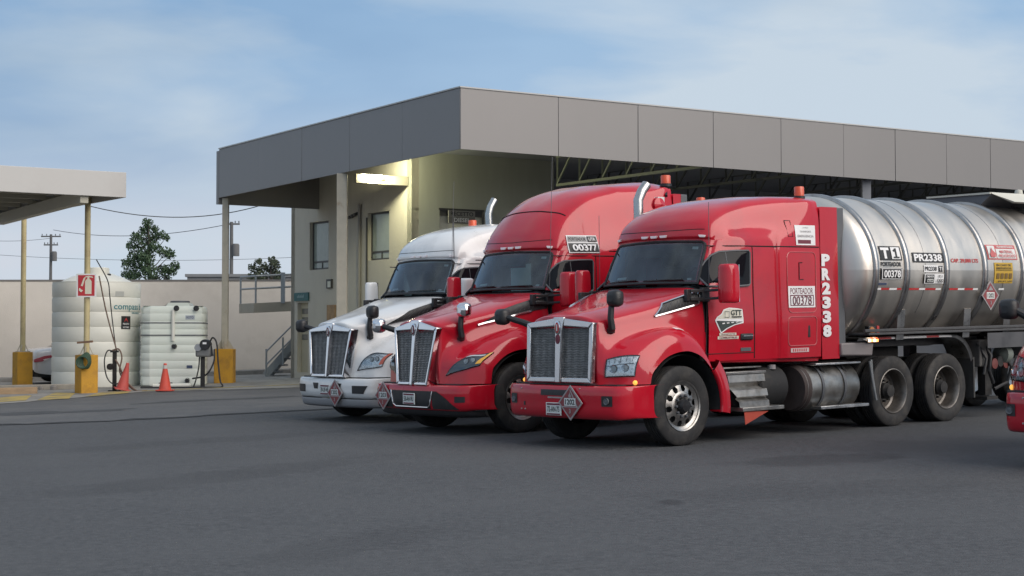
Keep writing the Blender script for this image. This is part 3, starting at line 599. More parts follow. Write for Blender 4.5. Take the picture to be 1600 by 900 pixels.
for (x, y) in ((-10.5, 41.1), (-13.62, 46.35)):
    z = gz(x, y); mb = MB(); mb.tube([(x - CO.x, y - CO.y, z + .9 - CO.z), (x - CO.x, y - CO.y, 5.65 - CO.z)], .072, 14); ps = mb.build("post", PYEL, cn)
    mb = MB(); mb.box(x - .16 - CO.x, x + .16 - CO.x, y - .16 - CO.y, y + .16 - CO.y, z + .951 - CO.z, z + .975 - CO.z)
    for a in range(4):
        s, c = math.sin(a * math.pi / 2), math.cos(a * math.pi / 2); mb.bar((x + c * .15 - CO.x, y + s * .15 - CO.y, z + .975 - CO.z), (x + c * .07 - CO.x, y + s * .07 - CO.y, z + 1.15 - CO.z), .02)
    mb.build("base_plate", COLP, ps, smooth=0)
    mb = MB(); r = .215; mb.hexa([(x + r * D1.x * sx + r * D2.x * sy - CO.x, y + r * D1.y * sx + r * D2.y * sy - CO.y, z + zz_ - CO.z) for zz_ in (-.05, .95) for sx, sy in ((-1, -1), (1, -1), (1, 1), (-1, 1))]); mb.build("footing", YEL, cn, bevel=.02)
# extinguisher sign on the nearer post
sx_, sy_ = -10.5, 41.1 - .09
es = thing("extinguisher_sign", (sx_, sy_, gz(sx_, sy_) + 2.66), "red and white fire extinguisher sign on the yellow canopy post", "sign")
mb = MB(); mb.box(-.235, .255, -.03, -.012, -.29, .29); mb.build("sign_plate", WDECAL, es, bevel=.004)
SR = mat("sign_red", (.50, .035, .045), .5, var=.08)
d = Decal(lambda a, b, w_: (a + .01, -.0305 - w_ * 2, b)); d.rect(-.205, .205, -.255, .255, SR)
CRM = mat("sign_cream", (.72, .68, .55), .5)
d.poly([(-.03, -.21), (.13, -.21), (.13, .10), (.11, .14), (.07, .165), (.03, .165), (-.01, .14), (-.03, .10)], CRM)
d.poly([(.02, .165), (.08, .165), (.075, .205), (.17, .185), (.16, .215), (.06, .24), (-.02, .225), (-.01, .20), (.03, .20)], CRM)
d.poly([(-.015, .20), (-.02, .225), (-.07, .17), (-.135, -.01), (-.085, -.02), (-.045, .12)], CRM)
d.poly([(-.16, -.06), (-.12, -.10), (-.16, -.14), (-.18, -.12), (-.18, -.08)], CRM); d.poly([(-.12, -.10), (-.075, -.12), (-.12, -.17), (-.16, -.14)], CRM)
d.build("pictogram", es)

# ------------------------------------------------------------------ white storage tanks
POLY = mat("white_polyethylene", (.76, .755, .68), .45, var=.03, vscale=1.5, dirt=(.64, .64, .57), dscale=.8, dlo=.5, dhi=.85, spec=.4)
POLYG = mat("greenish_polyethylene", (.70, .75, .68), .45, var=.04, vscale=1.2, dirt=(.75, .76, .70), dscale=.5, dlo=.45, dhi=.7, spec=.4)
x, y = -11.36, 45.5; ta = thing("storage_tank", (x, y, gz(x, y)), "tall round white water tank with teal lettering and domed top", "tank", "white plastic storage tanks")
prof = [(0, 0), (1.17, 0)]; z = .04
while z < 2.55:
    prof += [(1.18, z), (1.18, z + .33), (1.172, z + .345), (1.163, z + .365), (1.172, z + .385)]; z += .40
prof += [(1.18, 2.58), (1.17, 2.66), (1.12, 2.74), (1.0, 2.82), (.75, 2.95), (.45, 3.06), (.28, 3.10), (0, 3.10)]
mb = MB(); mb.lathe(prof, seg=64); mb.build("tank_shell", POLY, ta, smooth=40)
mb = MB(); mb.lathe([(.31, 3.0), (.30, 3.24), (.27, 3.26), (0, 3.26)], (.08, -.2, -.03), seg=24); mb.build("lid", POLY, ta)
mb = MB(); mb.lathe([(0, -.1), (.05, -.1), (.05, .02), (.035, .03)], (.42, -.35, 3.03), seg=10); mb.build("vent", BLACK, ta)
tcam = Vector((-x, -y, 0)).normalized(); trt = Vector((-tcam.y, tcam.x, 0))
def cyl(r): return lambda a, b, w_: tuple((tcam * math.cos(a / r) + trt * math.sin(a / r)) * (r + .004 + w_) + Vector((0, 0, b)))
TEALI = mat("teal_print", (.02, .20, .23), .5); fn = cyl(1.18)
d = Decal(fn); d.text("compass b", 1.02, 2.135, TEALI, wd=1.12, ht=.22, bold=.01); d.text("ALMACENAMIENTO", 1.25, 1.99, TEALI, wd=.4, ht=.05); d.build("lettering", ta)
d = Decal(fn); d.rect(.68, 1.0, 1.55, 1.90, BDECAL); d.poly([(.77, 1.75), (.91, 1.75), (.84, 1.86)], RDECAL); d.text("PELIGRO", .84, 1.69, WDECAL, wd=.22, ht=.05); d.text("NO FUMAR", .84, 1.60, WDECAL, wd=.22, ht=.05); d.build("warning_label", ta)
d = Decal(fn); d.rect(.50, .76, 2.43, 2.56, mat("faded_label", (.45, .46, .43), .6)); d.build("label_patch", ta)

x, y = -9.16, 45.2; tb = thing("storage_tank", (x, y, gz(x, y)), "shorter squarish white tank with black fittings and dark bands", "tank", "white plastic storage tanks", rz=math.atan2(x, y) * -1 + R(-4))
def rrect(hw, hd, ch, z):
    return [(-hw + ch, -hd, z), (hw - ch, -hd, z), (hw - ch * .3, -hd + ch * .3, z), (hw, -hd + ch, z), (hw, hd - ch, z), (hw - ch, hd, z), (-hw + ch, hd, z), (-hw, hd - ch, z), (-hw, -hd + ch, z), (-hw + ch * .3, -hd + ch * .3, z)]
sec = []; z = 0
zs_ = [0, .02]
for k in range(9): zs_ += []
S = [(.83, 0), (.85, .03)]
for k in range(9):
    zz0 = .06 + k * .21; S += [(.85, zz0), (.85, zz0 + .165), (.843, zz0 + .18), (.843, zz0 + .195)]
S += [(.85, 1.98), (.84, 2.08), (.80, 2.13)]
rows = [rrect(hw, hw, .26, z) for hw, z in S]
mb = MB(); G = np.array([r + [r[0]] for r in rows]); mb.grid(G); mb.add(rows[-1], [tuple(range(10))]); mb.build("tank_shell", POLYG, tb, smooth=40)
mb = MB(); mb.grid(np.array([[(-.79, -.79, 2.131), (-.2, -.79, 2.135), (-.12, -.79, 2.22), (.42, -.79, 2.22), (.47, -.79, 2.13), (.79, -.79, 2.13)], [(-.79, .79, 2.131), (-.2, .79, 2.135), (-.12, .79, 2.24), (.42, .79, 2.24), (.47, .79, 2.13), (.79, .79, 2.13)]])); mb.add([(-.2, -.79, 2.1), (-.12, -.79, 2.22), (.42, -.79, 2.22), (.47, -.79, 2.1)], [(0, 1, 2, 3)]); mb.build("tank_top", POLYG, tb, smooth=40)
mb = MB(); mb.lathe([(.26, 2.2), (.26, 2.27), (.24, 2.28), (0, 2.28)], (.16, -.3, 0), seg=20); mb.build("lid", GREYP, tb)
for (hh, n_) in ((1.335, 0), (1.665, 0)):
    mb = MB(); r0 = rrect(.845, .845, .26, hh); r1 = rrect(.859, .859, .26, hh); r2 = rrect(.859, .859, .26, hh + .03); r3 = rrect(.845, .845, .26, hh + .03)
    mb.grid(np.array([r + [r[0]] for r in (r0, r1, r2, r3)])); mb.build("band", GREYP, tb, smooth=0)
mb = MB(); mb.tube([(.02, -.90, 2.02), (.02, -.90, 1.2)], .045, 10); mb.build("downpipe", POLY, tb)
for (px, pz) in ((.10, 2.07), (.05, 1.05), (.62, 2.07), (.40, .14)):
    mb = MB(); mb.lathe([(0, -.12), (.055, -.12), (.055, 0), (.075, .0), (.075, .03)], (px, -.85, pz), axis='y', seg=12); mb.build("valve", BLACK, tb)
d = Decal(lambda a, b, w_: (a, -.855 - w_, b)); NAVY = mat("navy_label", (.05, .07, .13), .5); d.rect(.34, .58, 1.77, 1.88, mat("pale_label", (.42, .46, .50), .6)); d.text("ROTO", .46, 1.825, NAVY, wd=.18, ht=.06); d.rect(.38, .53, .47, .55, NAVY); d.build("label_patch", tb)

# ------------------------------------------------------------------ cones, pumps, hoses, pipes
CONE = mat("cone_faded_orange", (.62, .075, .045), .6, var=.08, vscale=6, dirt=(.40, .08, .06), dscale=4)
CONEP = mat("cone_faded_pink", (.52, .085, .07), .6, var=.08, vscale=6, dirt=(.35, .08, .07), dscale=4)
def cone(x, y, label, m, tilt=None):
    t = thing("traffic_cone", (x, y, gz(x, y) + .012), label, "traffic cone", "orange traffic cones")
    mb = MB(); mb.lathe([(.16, .035), (.15, .06), (.045, .62), (.04, .68), (.03, .69), (0, .69)], seg=24); mb.build("cone_body", m, t)
    mb = MB(); mb.box(-.2, .2, -.2, .2, 0, .034); mb.build("base", m, t, bevel=.012)
    if not tilt: mb = MB(); mb.lathe([(.063, .555), (.049, .64)], seg=20); mb.build("collar", mat("cone_collar_grey", (.5, .48, .45), .6), t)
    if tilt: t.rotation_euler = tilt; t.location.z += .03
cone(-8.62, 41.4, "upright bright orange traffic cone in front of the square tank", CONE)
cone(-9.78, 41.8, "faded leaning traffic cone beside the yellow footing", CONEP, (R(4), R(11), R(20)))
HOSE = mat("hose_black", (.025, .025, .027), .55)
HOSEB = mat("hose_brown", (.16, .11, .085), .7, var=.15)
hs = thing("hose_stand", (-10.02, 42.0, gz(-10.02, 42)), "black hose post with valves and looped hoses beside the yellow footing", "hose stand")
mb = MB(); mb.bar((0, 0, 0), (0, 0, 1.0), .09); mb.box(-.14, .14, -.1, .1, 0, .03); mb.box(-.10, .09, -.07, .07, .98, 1.03); mb.build("post", DARK, hs)
mb = MB(); mb.lathe([(0, -.12), (.08, -.12), (.08, .06), (.04, .08)], (-.09, -.02, .62), axis='y', seg=12); mb.box(-.17, -.02, -.05, .04, .55, .60); mb.build("valve", BLACK, hs)
def loop(pts, r, m, name, par): mb = MB(); S_ = Surf([pts, pts]); mb.tube([S_.at(0, v) for v in np.linspace(0, len(pts) - 1, 8 * len(pts))], r, 7); return mb.build(name, m, par)
loop([(-.05, -.06, 1.03), (.12, -.08, 1.06), (.20, -.08, .85), (.15, -.08, .5), (.30, -.1, .25), (.55, -.15, .03), (.85, -.1, .02)], .02, HOSEB, "hose", hs)
loop([(.02, -.06, 1.0), (-.16, -.08, 1.02), (-.24, -.08, .75), (-.17, -.08, .35), (.02, -.1, .18), (.22, -.08, .28), (.18, -.06, .4)], .016, HOSE, "hose", hs)
loop([(.03, -.04, .8), (.16, -.1, .6), (.28, -.1, .3), (.5, -.2, .1), (.6, -.2, .02)], .022, HOSEB, "hose", hs)
loop([(.03, .03, 1.0), (-.08, .05, 1.8), (-.15, .06, 2.4), (-.22, .1, 2.8), (-.38, -.4, 3.3)], .014, HOSE, "hose", hs)
loop([(.05, .03, 1.0), (-.22, .0, 2.0), (-.36, -.2, 2.9)], .018, HOSEB, "hose", hs)
PUMPG = mat("pump_grey", (.16, .165, .165), .5, var=.15, vscale=9)
pu = thing("transfer_pump", (-8.02, 43.2, gz(-8.02, 43.2)), "grey transfer pump with nozzle and black hoses on a post", "pump")
mb = MB(); mb.bar((0, 0, 0), (0, 0, .82), .10); mb.box(-.16, .16, -.12, .12, 0, .02); mb.build("post", DARK, pu)
mb = MB(); mb.box(-.17, .22, -.14, .14, .80, 1.14); mb.build("pump_housing", PUMPG, pu, bevel=.04)
mb = MB(); mb.lathe([(0, -.2), (.13, -.2), (.14, -.16), (.14, .1)], (.08, 0, 1.12), axis='y', seg=18); mb.build("meter_dial", BLACK, pu)
d = Decal(lambda a, b, w_: (a, -.202 - w_, b)); d.rect(.03, .13, 1.13, 1.18, WDECAL); d.build("label_patch", pu)
mb = MB(); mb.lathe([(0, -.18), (.09, -.18), (.1, -.1), (.1, .1)], (-.1, 0, 1.04), axis='y', seg=16); mb.build("motor", mat("pump_silver", (.4, .4, .4), .4, metal=.7), pu)
mb = MB(); mb.bar((.2, -.05, 1.1), (.25, -.06, .82), .07); mb.bar((.24, -.06, .9), (.12, -.1, .84), .035); mb.build("nozzle", BLACK, pu)
loop([(.18, .02, 1.2), (.26, 0, 1.30), (.36, -.02, 1.15), (.40, -.03, .7), (.46, -.05, .2), (.52, -.1, .03), (.2, -.3, .02), (-.6, -.35, .02), (-1.5, -.5, .02)], .022, HOSE, "hose", pu)
loop([(.30, -.02, 1.0), (.30, -.05, .7), (.16, -.06, .4), (-.05, .1, .28), (-.30, .3, .24), (-.40, .8, .22)], .022, HOSE, "hose", pu)
loop([(-.08, -.02, .8), (-.1, -.05, .5), (-.16, -.1, .2), (-.22, -.1, .02)], .018, HOSE, "hose", pu)
mb = MB(); mb.tube([(-9.32, 43.28, gz(-9.3, 43.3) + .07), (-8.35, 43.32, gz(-8.35, 43.3) + .07)], .055, 12)
tag(mb.build("straight_tube", POLY), "short white pipe lying on the ground behind the upright cone", "pipe")
mb = MB(); mb.tube([(-9.3, 43.9, gz(-9.3, 43.9) + .07), (-8.95, 43.9, gz(-9, 43.9) + .07)], .06, 12)
tag(mb.build("rubber_roll", BLACK), "short black rubber roll on the ground against the square tank", "rubber roll")
GREENH = mat("green_hose_coil", (.035, .075, .045), .6, var=.3, vscale=8)
ch = thing("hose_coil", (-10.42, 40.82, gz(-10.5, 41) + .95), "dark green coiled hose draped over the nearer yellow footing", "hose coil")
for k in range(5):
    mb = MB(); pts = [(math.cos(t) * (.10 + .012 * k) - .02 * k, -.03 - .02 * k, -.14 + math.sin(t) * (.19 - .012 * k) - .01 * k) for t in np.linspace(0, 2 * math.pi, 22)]; mb.tube(pts, .022, 7); mb.build("coil", GREENH, ch)
mb = MB(); mb.bar((-.22, -.05, .30), (.16, -.09, .33), .09, .05); mb.build("hanger", mat("rusty_bracket", (.20, .12, .08), .8, var=.3), ch)
ks = MB()
p, q = (-15.5, 45.8), (-11.6, 45.2)
ks.hexa([(-17, 43.6, gz(-17, 43.6)), (-10.9, 43.5, gz(-10.9, 43.5)), (-10.9, 43.7, gz(-10.9, 43.7)), (-17, 43.8, gz(-17, 43.8)), (-17, 43.6, gz(-17, 43.6) + .14), (-10.9, 43.5, gz(-10.9, 43.5) + .14), (-10.9, 43.7, gz(-10.9, 43.7) + .14), (-17, 43.8, gz(-17, 43.8) + .14)])
tag(ks.build("kerb", mat("pale_kerb", (.40, .36, .30), .9, var=.15, vscale=4), bevel=.015), kind="structure")
tm = MB(); tm.hexa([(-14.6, 40.6, gz(-14.6, 40.6)), (-11.75, 41.2, gz(-11.75, 41.2)), (-11.8, 41.45, gz(-11.8, 41.4)), (-14.65, 40.85, gz(-14.6, 40.9)), (-14.6, 40.6, gz(-14.6, 40.6) + .17), (-11.75, 41.2, gz(-11.75, 41.2) + .17), (-11.8, 41.45, gz(-11.8, 41.4) + .17), (-14.65, 40.85, gz(-14.6, 40.9) + .17)])
tag(tm.build("timber_beam", mat("timber_tan", (.36, .25, .15), .85, var=.2, vscale=3, stretch=(1, 6, 6)), bevel=.015), "weathered tan timber beam lying in front of the tank island", "beam")
for k, (x, y, r) in enumerate(((-11.9, 43.3, .09), (-12.25, 43.35, .07), (-12.6, 43.3, .05))):
    b = MB(); b.lathe([(0, 0), (r, 0), (r * 1.05, r), (r * .6, r * 1.5), (0, r * 1.5)], seg=9)
    o = tag(b.build("stone", mat("grey_rubble", (.25, .23, .21), .95, var=.2, bump=.3)), ("larger", "middle", "smallest")[k] + " grey stone on the kerb near the yellow footing", "stone", "stones by the kerb"); o.location = (x, y, gz(x, y) + .0); o.rotation_euler = (0, 0, k)
# ------------------------------------------------------------------ white car behind the tank
CARW = mat("car_white_paint", (.70, .70, .72), .3, coat=.9, var=.02)
car = thing("parked_car", (-11.86, 48.75, gz(-11.86, 48.75)), "white car half hidden behind the tall round tank", "car", rz=math.atan2(.507, .863))
sec = [(-2.32, .42, .62, .60), (-2.28, .30, .90, .80), (-2.0, .24, .97, .86), (-1.5, .22, 1.0, .88), (0, .22, .98, .90), (1.4, .22, .92, .89), (2.0, .24, .82, .84), (2.25, .32, .70, .72)]
mb = MB(); rows = [[(x_, -w_, z0), (x_, -w_ - .01, z0 + .15), (x_, -w_ + .0, (z0 + z1) / 2 + .05), (x_, -w_ + .08, z1 - .05), (x_, -w_ + .3, z1), (x_, 0, z1 + .02), (x_, w_ - .3, z1), (x_, w_ - .08, z1 - .05), (x_, w_, (z0 + z1) / 2 + .05), (x_, w_ + .01, z0 + .15), (x_, w_, z0)] for x_, z0, z1, w_ in sec]
S_ = Surf(rows); us = np.linspace(0, len(sec) - 1, 30); vs = np.linspace(0, 10, 31); mb.grid(S_.sample(us, vs)); mb.add(rows[0], [tuple(range(11))]); mb.add(rows[-1], [tuple(range(11))]); mb.build("body", CARW, car, smooth=50)
mb = MB(); rows = [[(x_, -w_, .95), (x_, -w_ + .12, (.95 + z1) / 2), (x_, -w_ + .22, z1 - .04), (x_, 0, z1), (x_, w_ - .22, z1 - .04), (x_, w_ - .12, (.95 + z1) / 2), (x_, w_, .95)] for x_, z1, w_ in ((-1.75, .98, .78), (-1.35, 1.18, .80), (-.8, 1.40, .80), (0, 1.44, .80), (.5, 1.38, .80), (1.2, 1.0, .78))]
S_ = Surf(rows); mb.grid(S_.sample(np.linspace(0, 5, 16), np.linspace(0, 6, 19))); gh = mb.build("glasshouse", DGLASS, car, smooth=50)
mb = MB(); rows2 = [[(p_[0], p_[1] * 1.01, p_[2] + .01) for p_ in rows[k][1:-1]] for k in (2, 3, 4)]; mb.grid(Surf(rows2).sample(np.linspace(0, 2, 6), np.linspace(1, 3, 9))); mb.build("roof", CARW, car)
TAIL = mat("tail_lamp_red", (.45, .02, .05), .15, coat=1., spec=.6)
for s in (-1, 1):
    mb = MB(); mb.prism([(-2.33, .66), (-2.05, .76), (-1.72, .80), (-1.78, .74), (-2.0, .66), (-2.12, .60), (-2.32, .58)], lambda a, b: (a, s * .70, b), lambda a, b: (a, s * (.91 if a > -2.2 else .84), b)); tl = mb.build("tail_lamp", TAIL, car, bevel=.01)
    mb = MB(); mb.prism([(-2.1, .66), (-1.9, .70), (-2.05, .62)], lambda a, b: (a, s * .90, b), lambda a, b: (a, s * .918, b)); mb.build("reverse_lens", MARKER, tl)
for xw in (-1.45, 1.35):
    for s in (-1, 1):
        mb = MB(); mb.lathe([(.16, -.1), (.28, -.1), (.32, -.06), (.32, .06), (.28, .1), (.16, .1)], (xw, s * .80, .32), axis='y', seg=24); wh = mb.build("wheel", TYRE, car)
        mb = MB(); mb.lathe([(0, -.08), (.2, -.07), (.2, .07), (0, .08)], (xw, s * .80, .32), axis='y', seg=20); mb.build("rim", ALU, wh)
mb = MB(); mb.box(-2.2, 2.1, -.8, .8, .16, .3); mb.build("underbody", DARK, car)
mb = MB(); mb.box(-2.36, -2.27, -.75, .75, .26, .36); mb.build("rear_valance", BLACK, car)
# ------------------------------------------------------------------ truck body control grids (left half; x forward, y left, z up)
def hood_rows(kind, dx):
    zb = .845 if kind == 'voc' else .765
    rows = [
     [(1.13, 0, zb), (1.13, .35, zb), (1.11, .62, zb), (1.08, .69, zb), (1.02, .80, zb), (.94, .95, zb), (.83, 1.08, zb), (.72, 1.16, zb), (.64, 1.195, zb)],
     [(1.14, 0, 1.05), (1.14, .35, 1.05), (1.12, .62, 1.05), (1.08, .69, 1.05), (1.01, .80, 1.05), (.93, .95, 1.05), (.81, 1.08, 1.04), (.69, 1.165, 1.02), (.61, 1.20, .97)],
     [(1.14, 0, 1.40), (1.135, .35, 1.40), (1.11, .62, 1.38), (1.04, .70, 1.32), (.95, .79, 1.27), (.85, .94, 1.25), (.72, 1.08, 1.21), (.6, 1.17, 1.14), (.53, 1.205, 1.06)],
     [(1.13, 0, 1.70), (1.12, .35, 1.69), (1.07, .61, 1.63), (.96, .69, 1.50), (.83, .78, 1.39), (.71, .94, 1.37), (.58, 1.085, 1.33), (.47, 1.175, 1.25), (.41, 1.21, 1.15)],
     [(1.05, 0, 1.765), (1.03, .36, 1.75), (.97, .64, 1.685), (.84, .72, 1.57), (.68, .81, 1.46), (.55, .95, 1.46), (.42, 1.09, 1.44), (.33, 1.18, 1.35), (.28, 1.215, 1.21)],
     [(.70, 0, 1.84), (.68, .40, 1.825), (.6, .73, 1.765), (.5, .81, 1.64), (.4, .87, 1.54), (.3, .97, 1.55), (.22, 1.09, 1.53), (.15, 1.185, 1.42), (.1, 1.22, 1.25)],
     [(.35, 0, 1.91), (.33, .44, 1.895), (.27, .82, 1.84), (.18, .90, 1.70), (.1, .95, 1.58), (.04, 1.0, 1.57), (-.02, 1.1, 1.54), (-.06, 1.185, 1.42), (-.1, 1.22, 1.25)],
     [(.03, 0, 1.99), (.01, .47, 1.98), (-.04, .90, 1.94), (-.12, .97, 1.76), (-.18, 1.0, 1.56), (-.23, 1.03, 1.48), (-.27, 1.11, 1.44), (-.30, 1.185, 1.33), (-.32, 1.22, 1.17)],
     [(-.22, 0, 2.06), (-.24, .50, 2.05), (-.3, .97, 2.02), (-.34, 1.03, 1.8), (-.37, 1.05, 1.45), (-.42, 1.07, 1.26), (-.45, 1.12, 1.22), (-.48, 1.185, 1.13), (-.5, 1.215, 1.01)],
     [(-.42, 0, 2.11), (-.44, .52, 2.10), (-.5, 1.0, 2.07), (-.53, 1.06, 1.84), (-.54, 1.08, 1.5), (-.55, 1.09, 1.18), (-.57, 1.12, 1.08), (-.57, 1.18, .98), (-.58, 1.21, .88)],
    ]
    P = np.array(rows, float)
    P[3:10, 1, 2] += .012
    P[0:3, 0:2, 0] -= .09; P[0:3, 2, 0] -= .03
    if kind == 'aero':
        ys = [.78, .78, .80, .84, .90, .95, 1, 1, 1, 1]
        for i, s in enumerate(ys):
            P[i, 1:4, 1] *= s
            P[i, 4, 1] *= (1 + s) / 2
        back = [.0, .02, .05, .08, .07, .05, .03, 0, 0, 0]
        for i, b in enumerate(back): P[i, 3:6, 0] -= b
        dz = [0, -.03, -.05, -.05, -.05, -.03, -.01, 0, 0, 0]
        for i, b in enumerate(dz): P[i, 0:4, 2] += b
        P[2:5, 3:5, 2] -= .04; P[2:6, 4:7, 2] -= .05
    d = dx - .16
    for i in range(6, 10): P[i, 0:5, 0] += d * (i - 5) / 4.
    return P
def cab_rows(roof, dx, xr):
    """rows run up the windscreen and back over the roof; columns run from the centre line down the side"""
    def side(x, y2=1.10, y3=1.12, y4=1.10): return [(x, y2, 2.05), (x, y3, 1.6), (x, y4, 1.10)]
    r = [
     [(-.58, 0, 2.17), (-.60, .5, 2.165), (-.745, .92, 2.15), (-.775, .985, 2.14), (-.80, 1.04, 2.12)] + side(-.74, 1.09, 1.11, 1.09),
     [(-.72, 0, 2.47), (-.74, .48, 2.465), (-.87, .89, 2.45), (-.92, .955, 2.43), (-.97, 1.01, 2.40)] + side(-.95),
     [(-.86, 0, 2.76), (-.88, .45, 2.755), (-1.0, .855, 2.74), (-1.06, .92, 2.72), (-1.14, .99, 2.67)] + side(-1.15),
     [(-.85, 0, 2.84), (-.87, .45, 2.84), (-.99, .86, 2.82), (-1.1, .93, 2.77), (-1.26, 1.02, 2.69)] + side(-1.3),
    ]
    cc = {'mid': [(-.94, 3.05, .84, 3.00), (-1.2, 3.24, .83, 3.16), (-1.65, 3.36, .87, 3.28), (-2.1, 3.415, .93, 3.335), (-2.3, 3.43, .96, 3.35)],
          'high': [(-.96, 3.10, .83, 3.05), (-1.22, 3.43, .81, 3.33), (-1.65, 3.70, .85, 3.58), (-2.1, 3.825, .91, 3.70), (-2.3, 3.855, .94, 3.735)]}[roof]
    xs = [-1.5, -1.66, -1.90, -2.12, -2.24]; yb = [1.10, 1.10, 1.10, 1.115, 1.15]
    for (x, zc, w, zw), x3, y in zip(cc, xs, yb):
        lo = 2.70; zm = lo + (zw - lo) * .45
        r.append([(x, 0, zc), (x - .02, w * .52, zc - .012), (x - .13, w, zw), ((x - .13) * .6 + x3 * .4, w * .45 + (y - .02) * .55, zm), (x3, y - .01, lo + .01)] + side(x3, y, y + .015, y))
    YB = 1.15
    zt, zs = {'mid': (3.44, 3.37), 'high': (3.92, 3.80)}[roof]
    for x in (xr + .25 - dx, xr - dx):
        r.append([(x, 0, zt), (x, .6, zt - .01), (x, 1.02, zs), (x, YB - .025, zs - .14), (x, YB, 2.71)] + side(x, YB, YB + .005, YB - .01))
    P = np.array(r, float); P[:, :, 0] += dx; return P
# ------------------------------------------------------------------ trucks
def full(P): P = np.asarray(P); M = P[:, :0:-1].copy(); M[:, :, 1] *= -1; return Surf(np.concatenate([M, P], 1))
def uvpatch(S, v0, quad, n=9, m=9, off=.01):
    """bilinear (u,v) quad on a surface, lifted along its normal; quad = LB, RB, RT, LT as (u, v)"""
    c = [np.array(q, float) for q in quad]; out = []
    for i in range(n):
        s = i / (n - 1); r = []
        for j in range(m):
            t = j / (m - 1); q = (c[0] * (1 - t) + c[1] * t) * (1 - s) + (c[3] * (1 - t) + c[2] * t) * s
            r.append(S.off(q[0], v0 + q[1], off))
        out.append(r)
    return np.array(out)
def uvline(mb, S, v0, pts, r, m=None, off=.0, step=.12, seg=6):
    P = []
    for (a, b), (c, d) in zip(pts[:-1], pts[1:]):
        k = max(2, int(math.hypot(c - a, d - b) / step)); P += [S.off(a + (c - a) * i / k, v0 + b + (d - b) * i / k, off) for i in range(k)]
    P.append(S.off(pts[-1][0], v0 + pts[-1][1], off)); mb.tube(P, r, seg, m)
def mirrory(mb):
    k = len(mb.v); mb.v += [(x, -y, z) for x, y, z in mb.v]; mb.f += [tuple(i + k for i in f[::-1]) for f in mb.f]; mb.m += list(mb.m); return mb
STEPM = mat("step_aluminium", (.40, .39, .37), .42, metal=.9, var=.16, vscale=8, dirt=(.16, .14, .12), dscale=5, dlo=.45, dhi=.8)
def tyre_prof(r, w_):
    p = [(r * .60, -w_ * .40), (r * .66, -w_ * .47), (r * .80, -w_ * .5), (r * .93, -w_ * .47), (r * .985, -w_ * .42)]
    for k in range(-2, 3):
        c = k * w_ * .165; g_ = w_ * .014
        p += [(r, c - w_ * .06), (r, c + w_ * .06)]
        if k < 2: p += [(r - .014, c + w_ * .06 + g_ * .4), (r - .014, c + w_ * .165 - w_ * .06 - g_ * .4)]
    p += [(r * .985, w_ * .42), (r * .93, w_ * .47), (r * .80, w_ * .5), (r * .66, w_ * .47), (r * .60, w_ * .40)]
    return p
RT = .53
def steer_wheel(root, x, s):
    o = (x, s * 1.02, RT); mb = MB(); f = s
    mb.lathe([(r, h * f) for r, h in tyre_prof(RT, .28)], o, 'y', 48); wh = mb.build("wheel", TYRE, root, smooth=50)
    mb = MB(); mb.lathe([(.315, .05 * f), (.318, .125 * f), (.335, .135 * f), (.338, .12 * f)], o, 'y', 48)
    mb.lathe([(.318, .11 * f), (.29, .098 * f), (.275, .085 * f)], o, 'y', 48); mb.lathe([(.195, .115 * f), (.17, .13 * f), (.12, .132 * f), (.11, .125 * f)], o, 'y', 48)
    n = 10
    for k in range(n):
        a = 2 * math.pi * (k + .25) / n; pts = []
        h = .115
        def P(r, t, y): return (o[0] + r * math.cos(t), o[1] + y * f, o[2] + r * math.sin(t))
        mb.grid(np.array([[P(.196, a - .21, .114), P(.196, a - .07, .116), P(.196, a + .07, .116), P(.196, a + .21, .114)], [P(.235, a - .13, .104), P(.235, a - .05, .106), P(.235, a + .05, .106), P(.235, a + .13, .104)], [P(.278, a - .2, .086), P(.278, a - .07, .088), P(.278, a + .07, .088), P(.278, a + .2, .086)]]))
    mb.build("rim", RIMA, wh, smooth=40)
    mb = MB(); mb.lathe([(0, .03 * f), (.31, .03 * f)], o, 'y', 32); mb.build("brake_drum", DARK, wh)
    mb = MB(); mb.lathe([(.10, .12 * f), (.10, .155 * f), (.085, .18 * f), (.075, .2 * f), (0, .205 * f)], o, 'y', 24); mb.build("hub_cap", BLACK, wh)
    mb = MB()
    for k in range(10):
        a = 2 * math.pi * k / 10; mb.lathe([(.02, .128 * f), (.02, .16 * f), (.012, .17 * f), (0, .17 * f)], (o[0] + .142 * math.cos(a), o[1], o[2] + .142 * math.sin(a)), 'y', 6)
    tag(mb.build("lug_nut", GREYP, wh, smooth=0), kind="stuff")
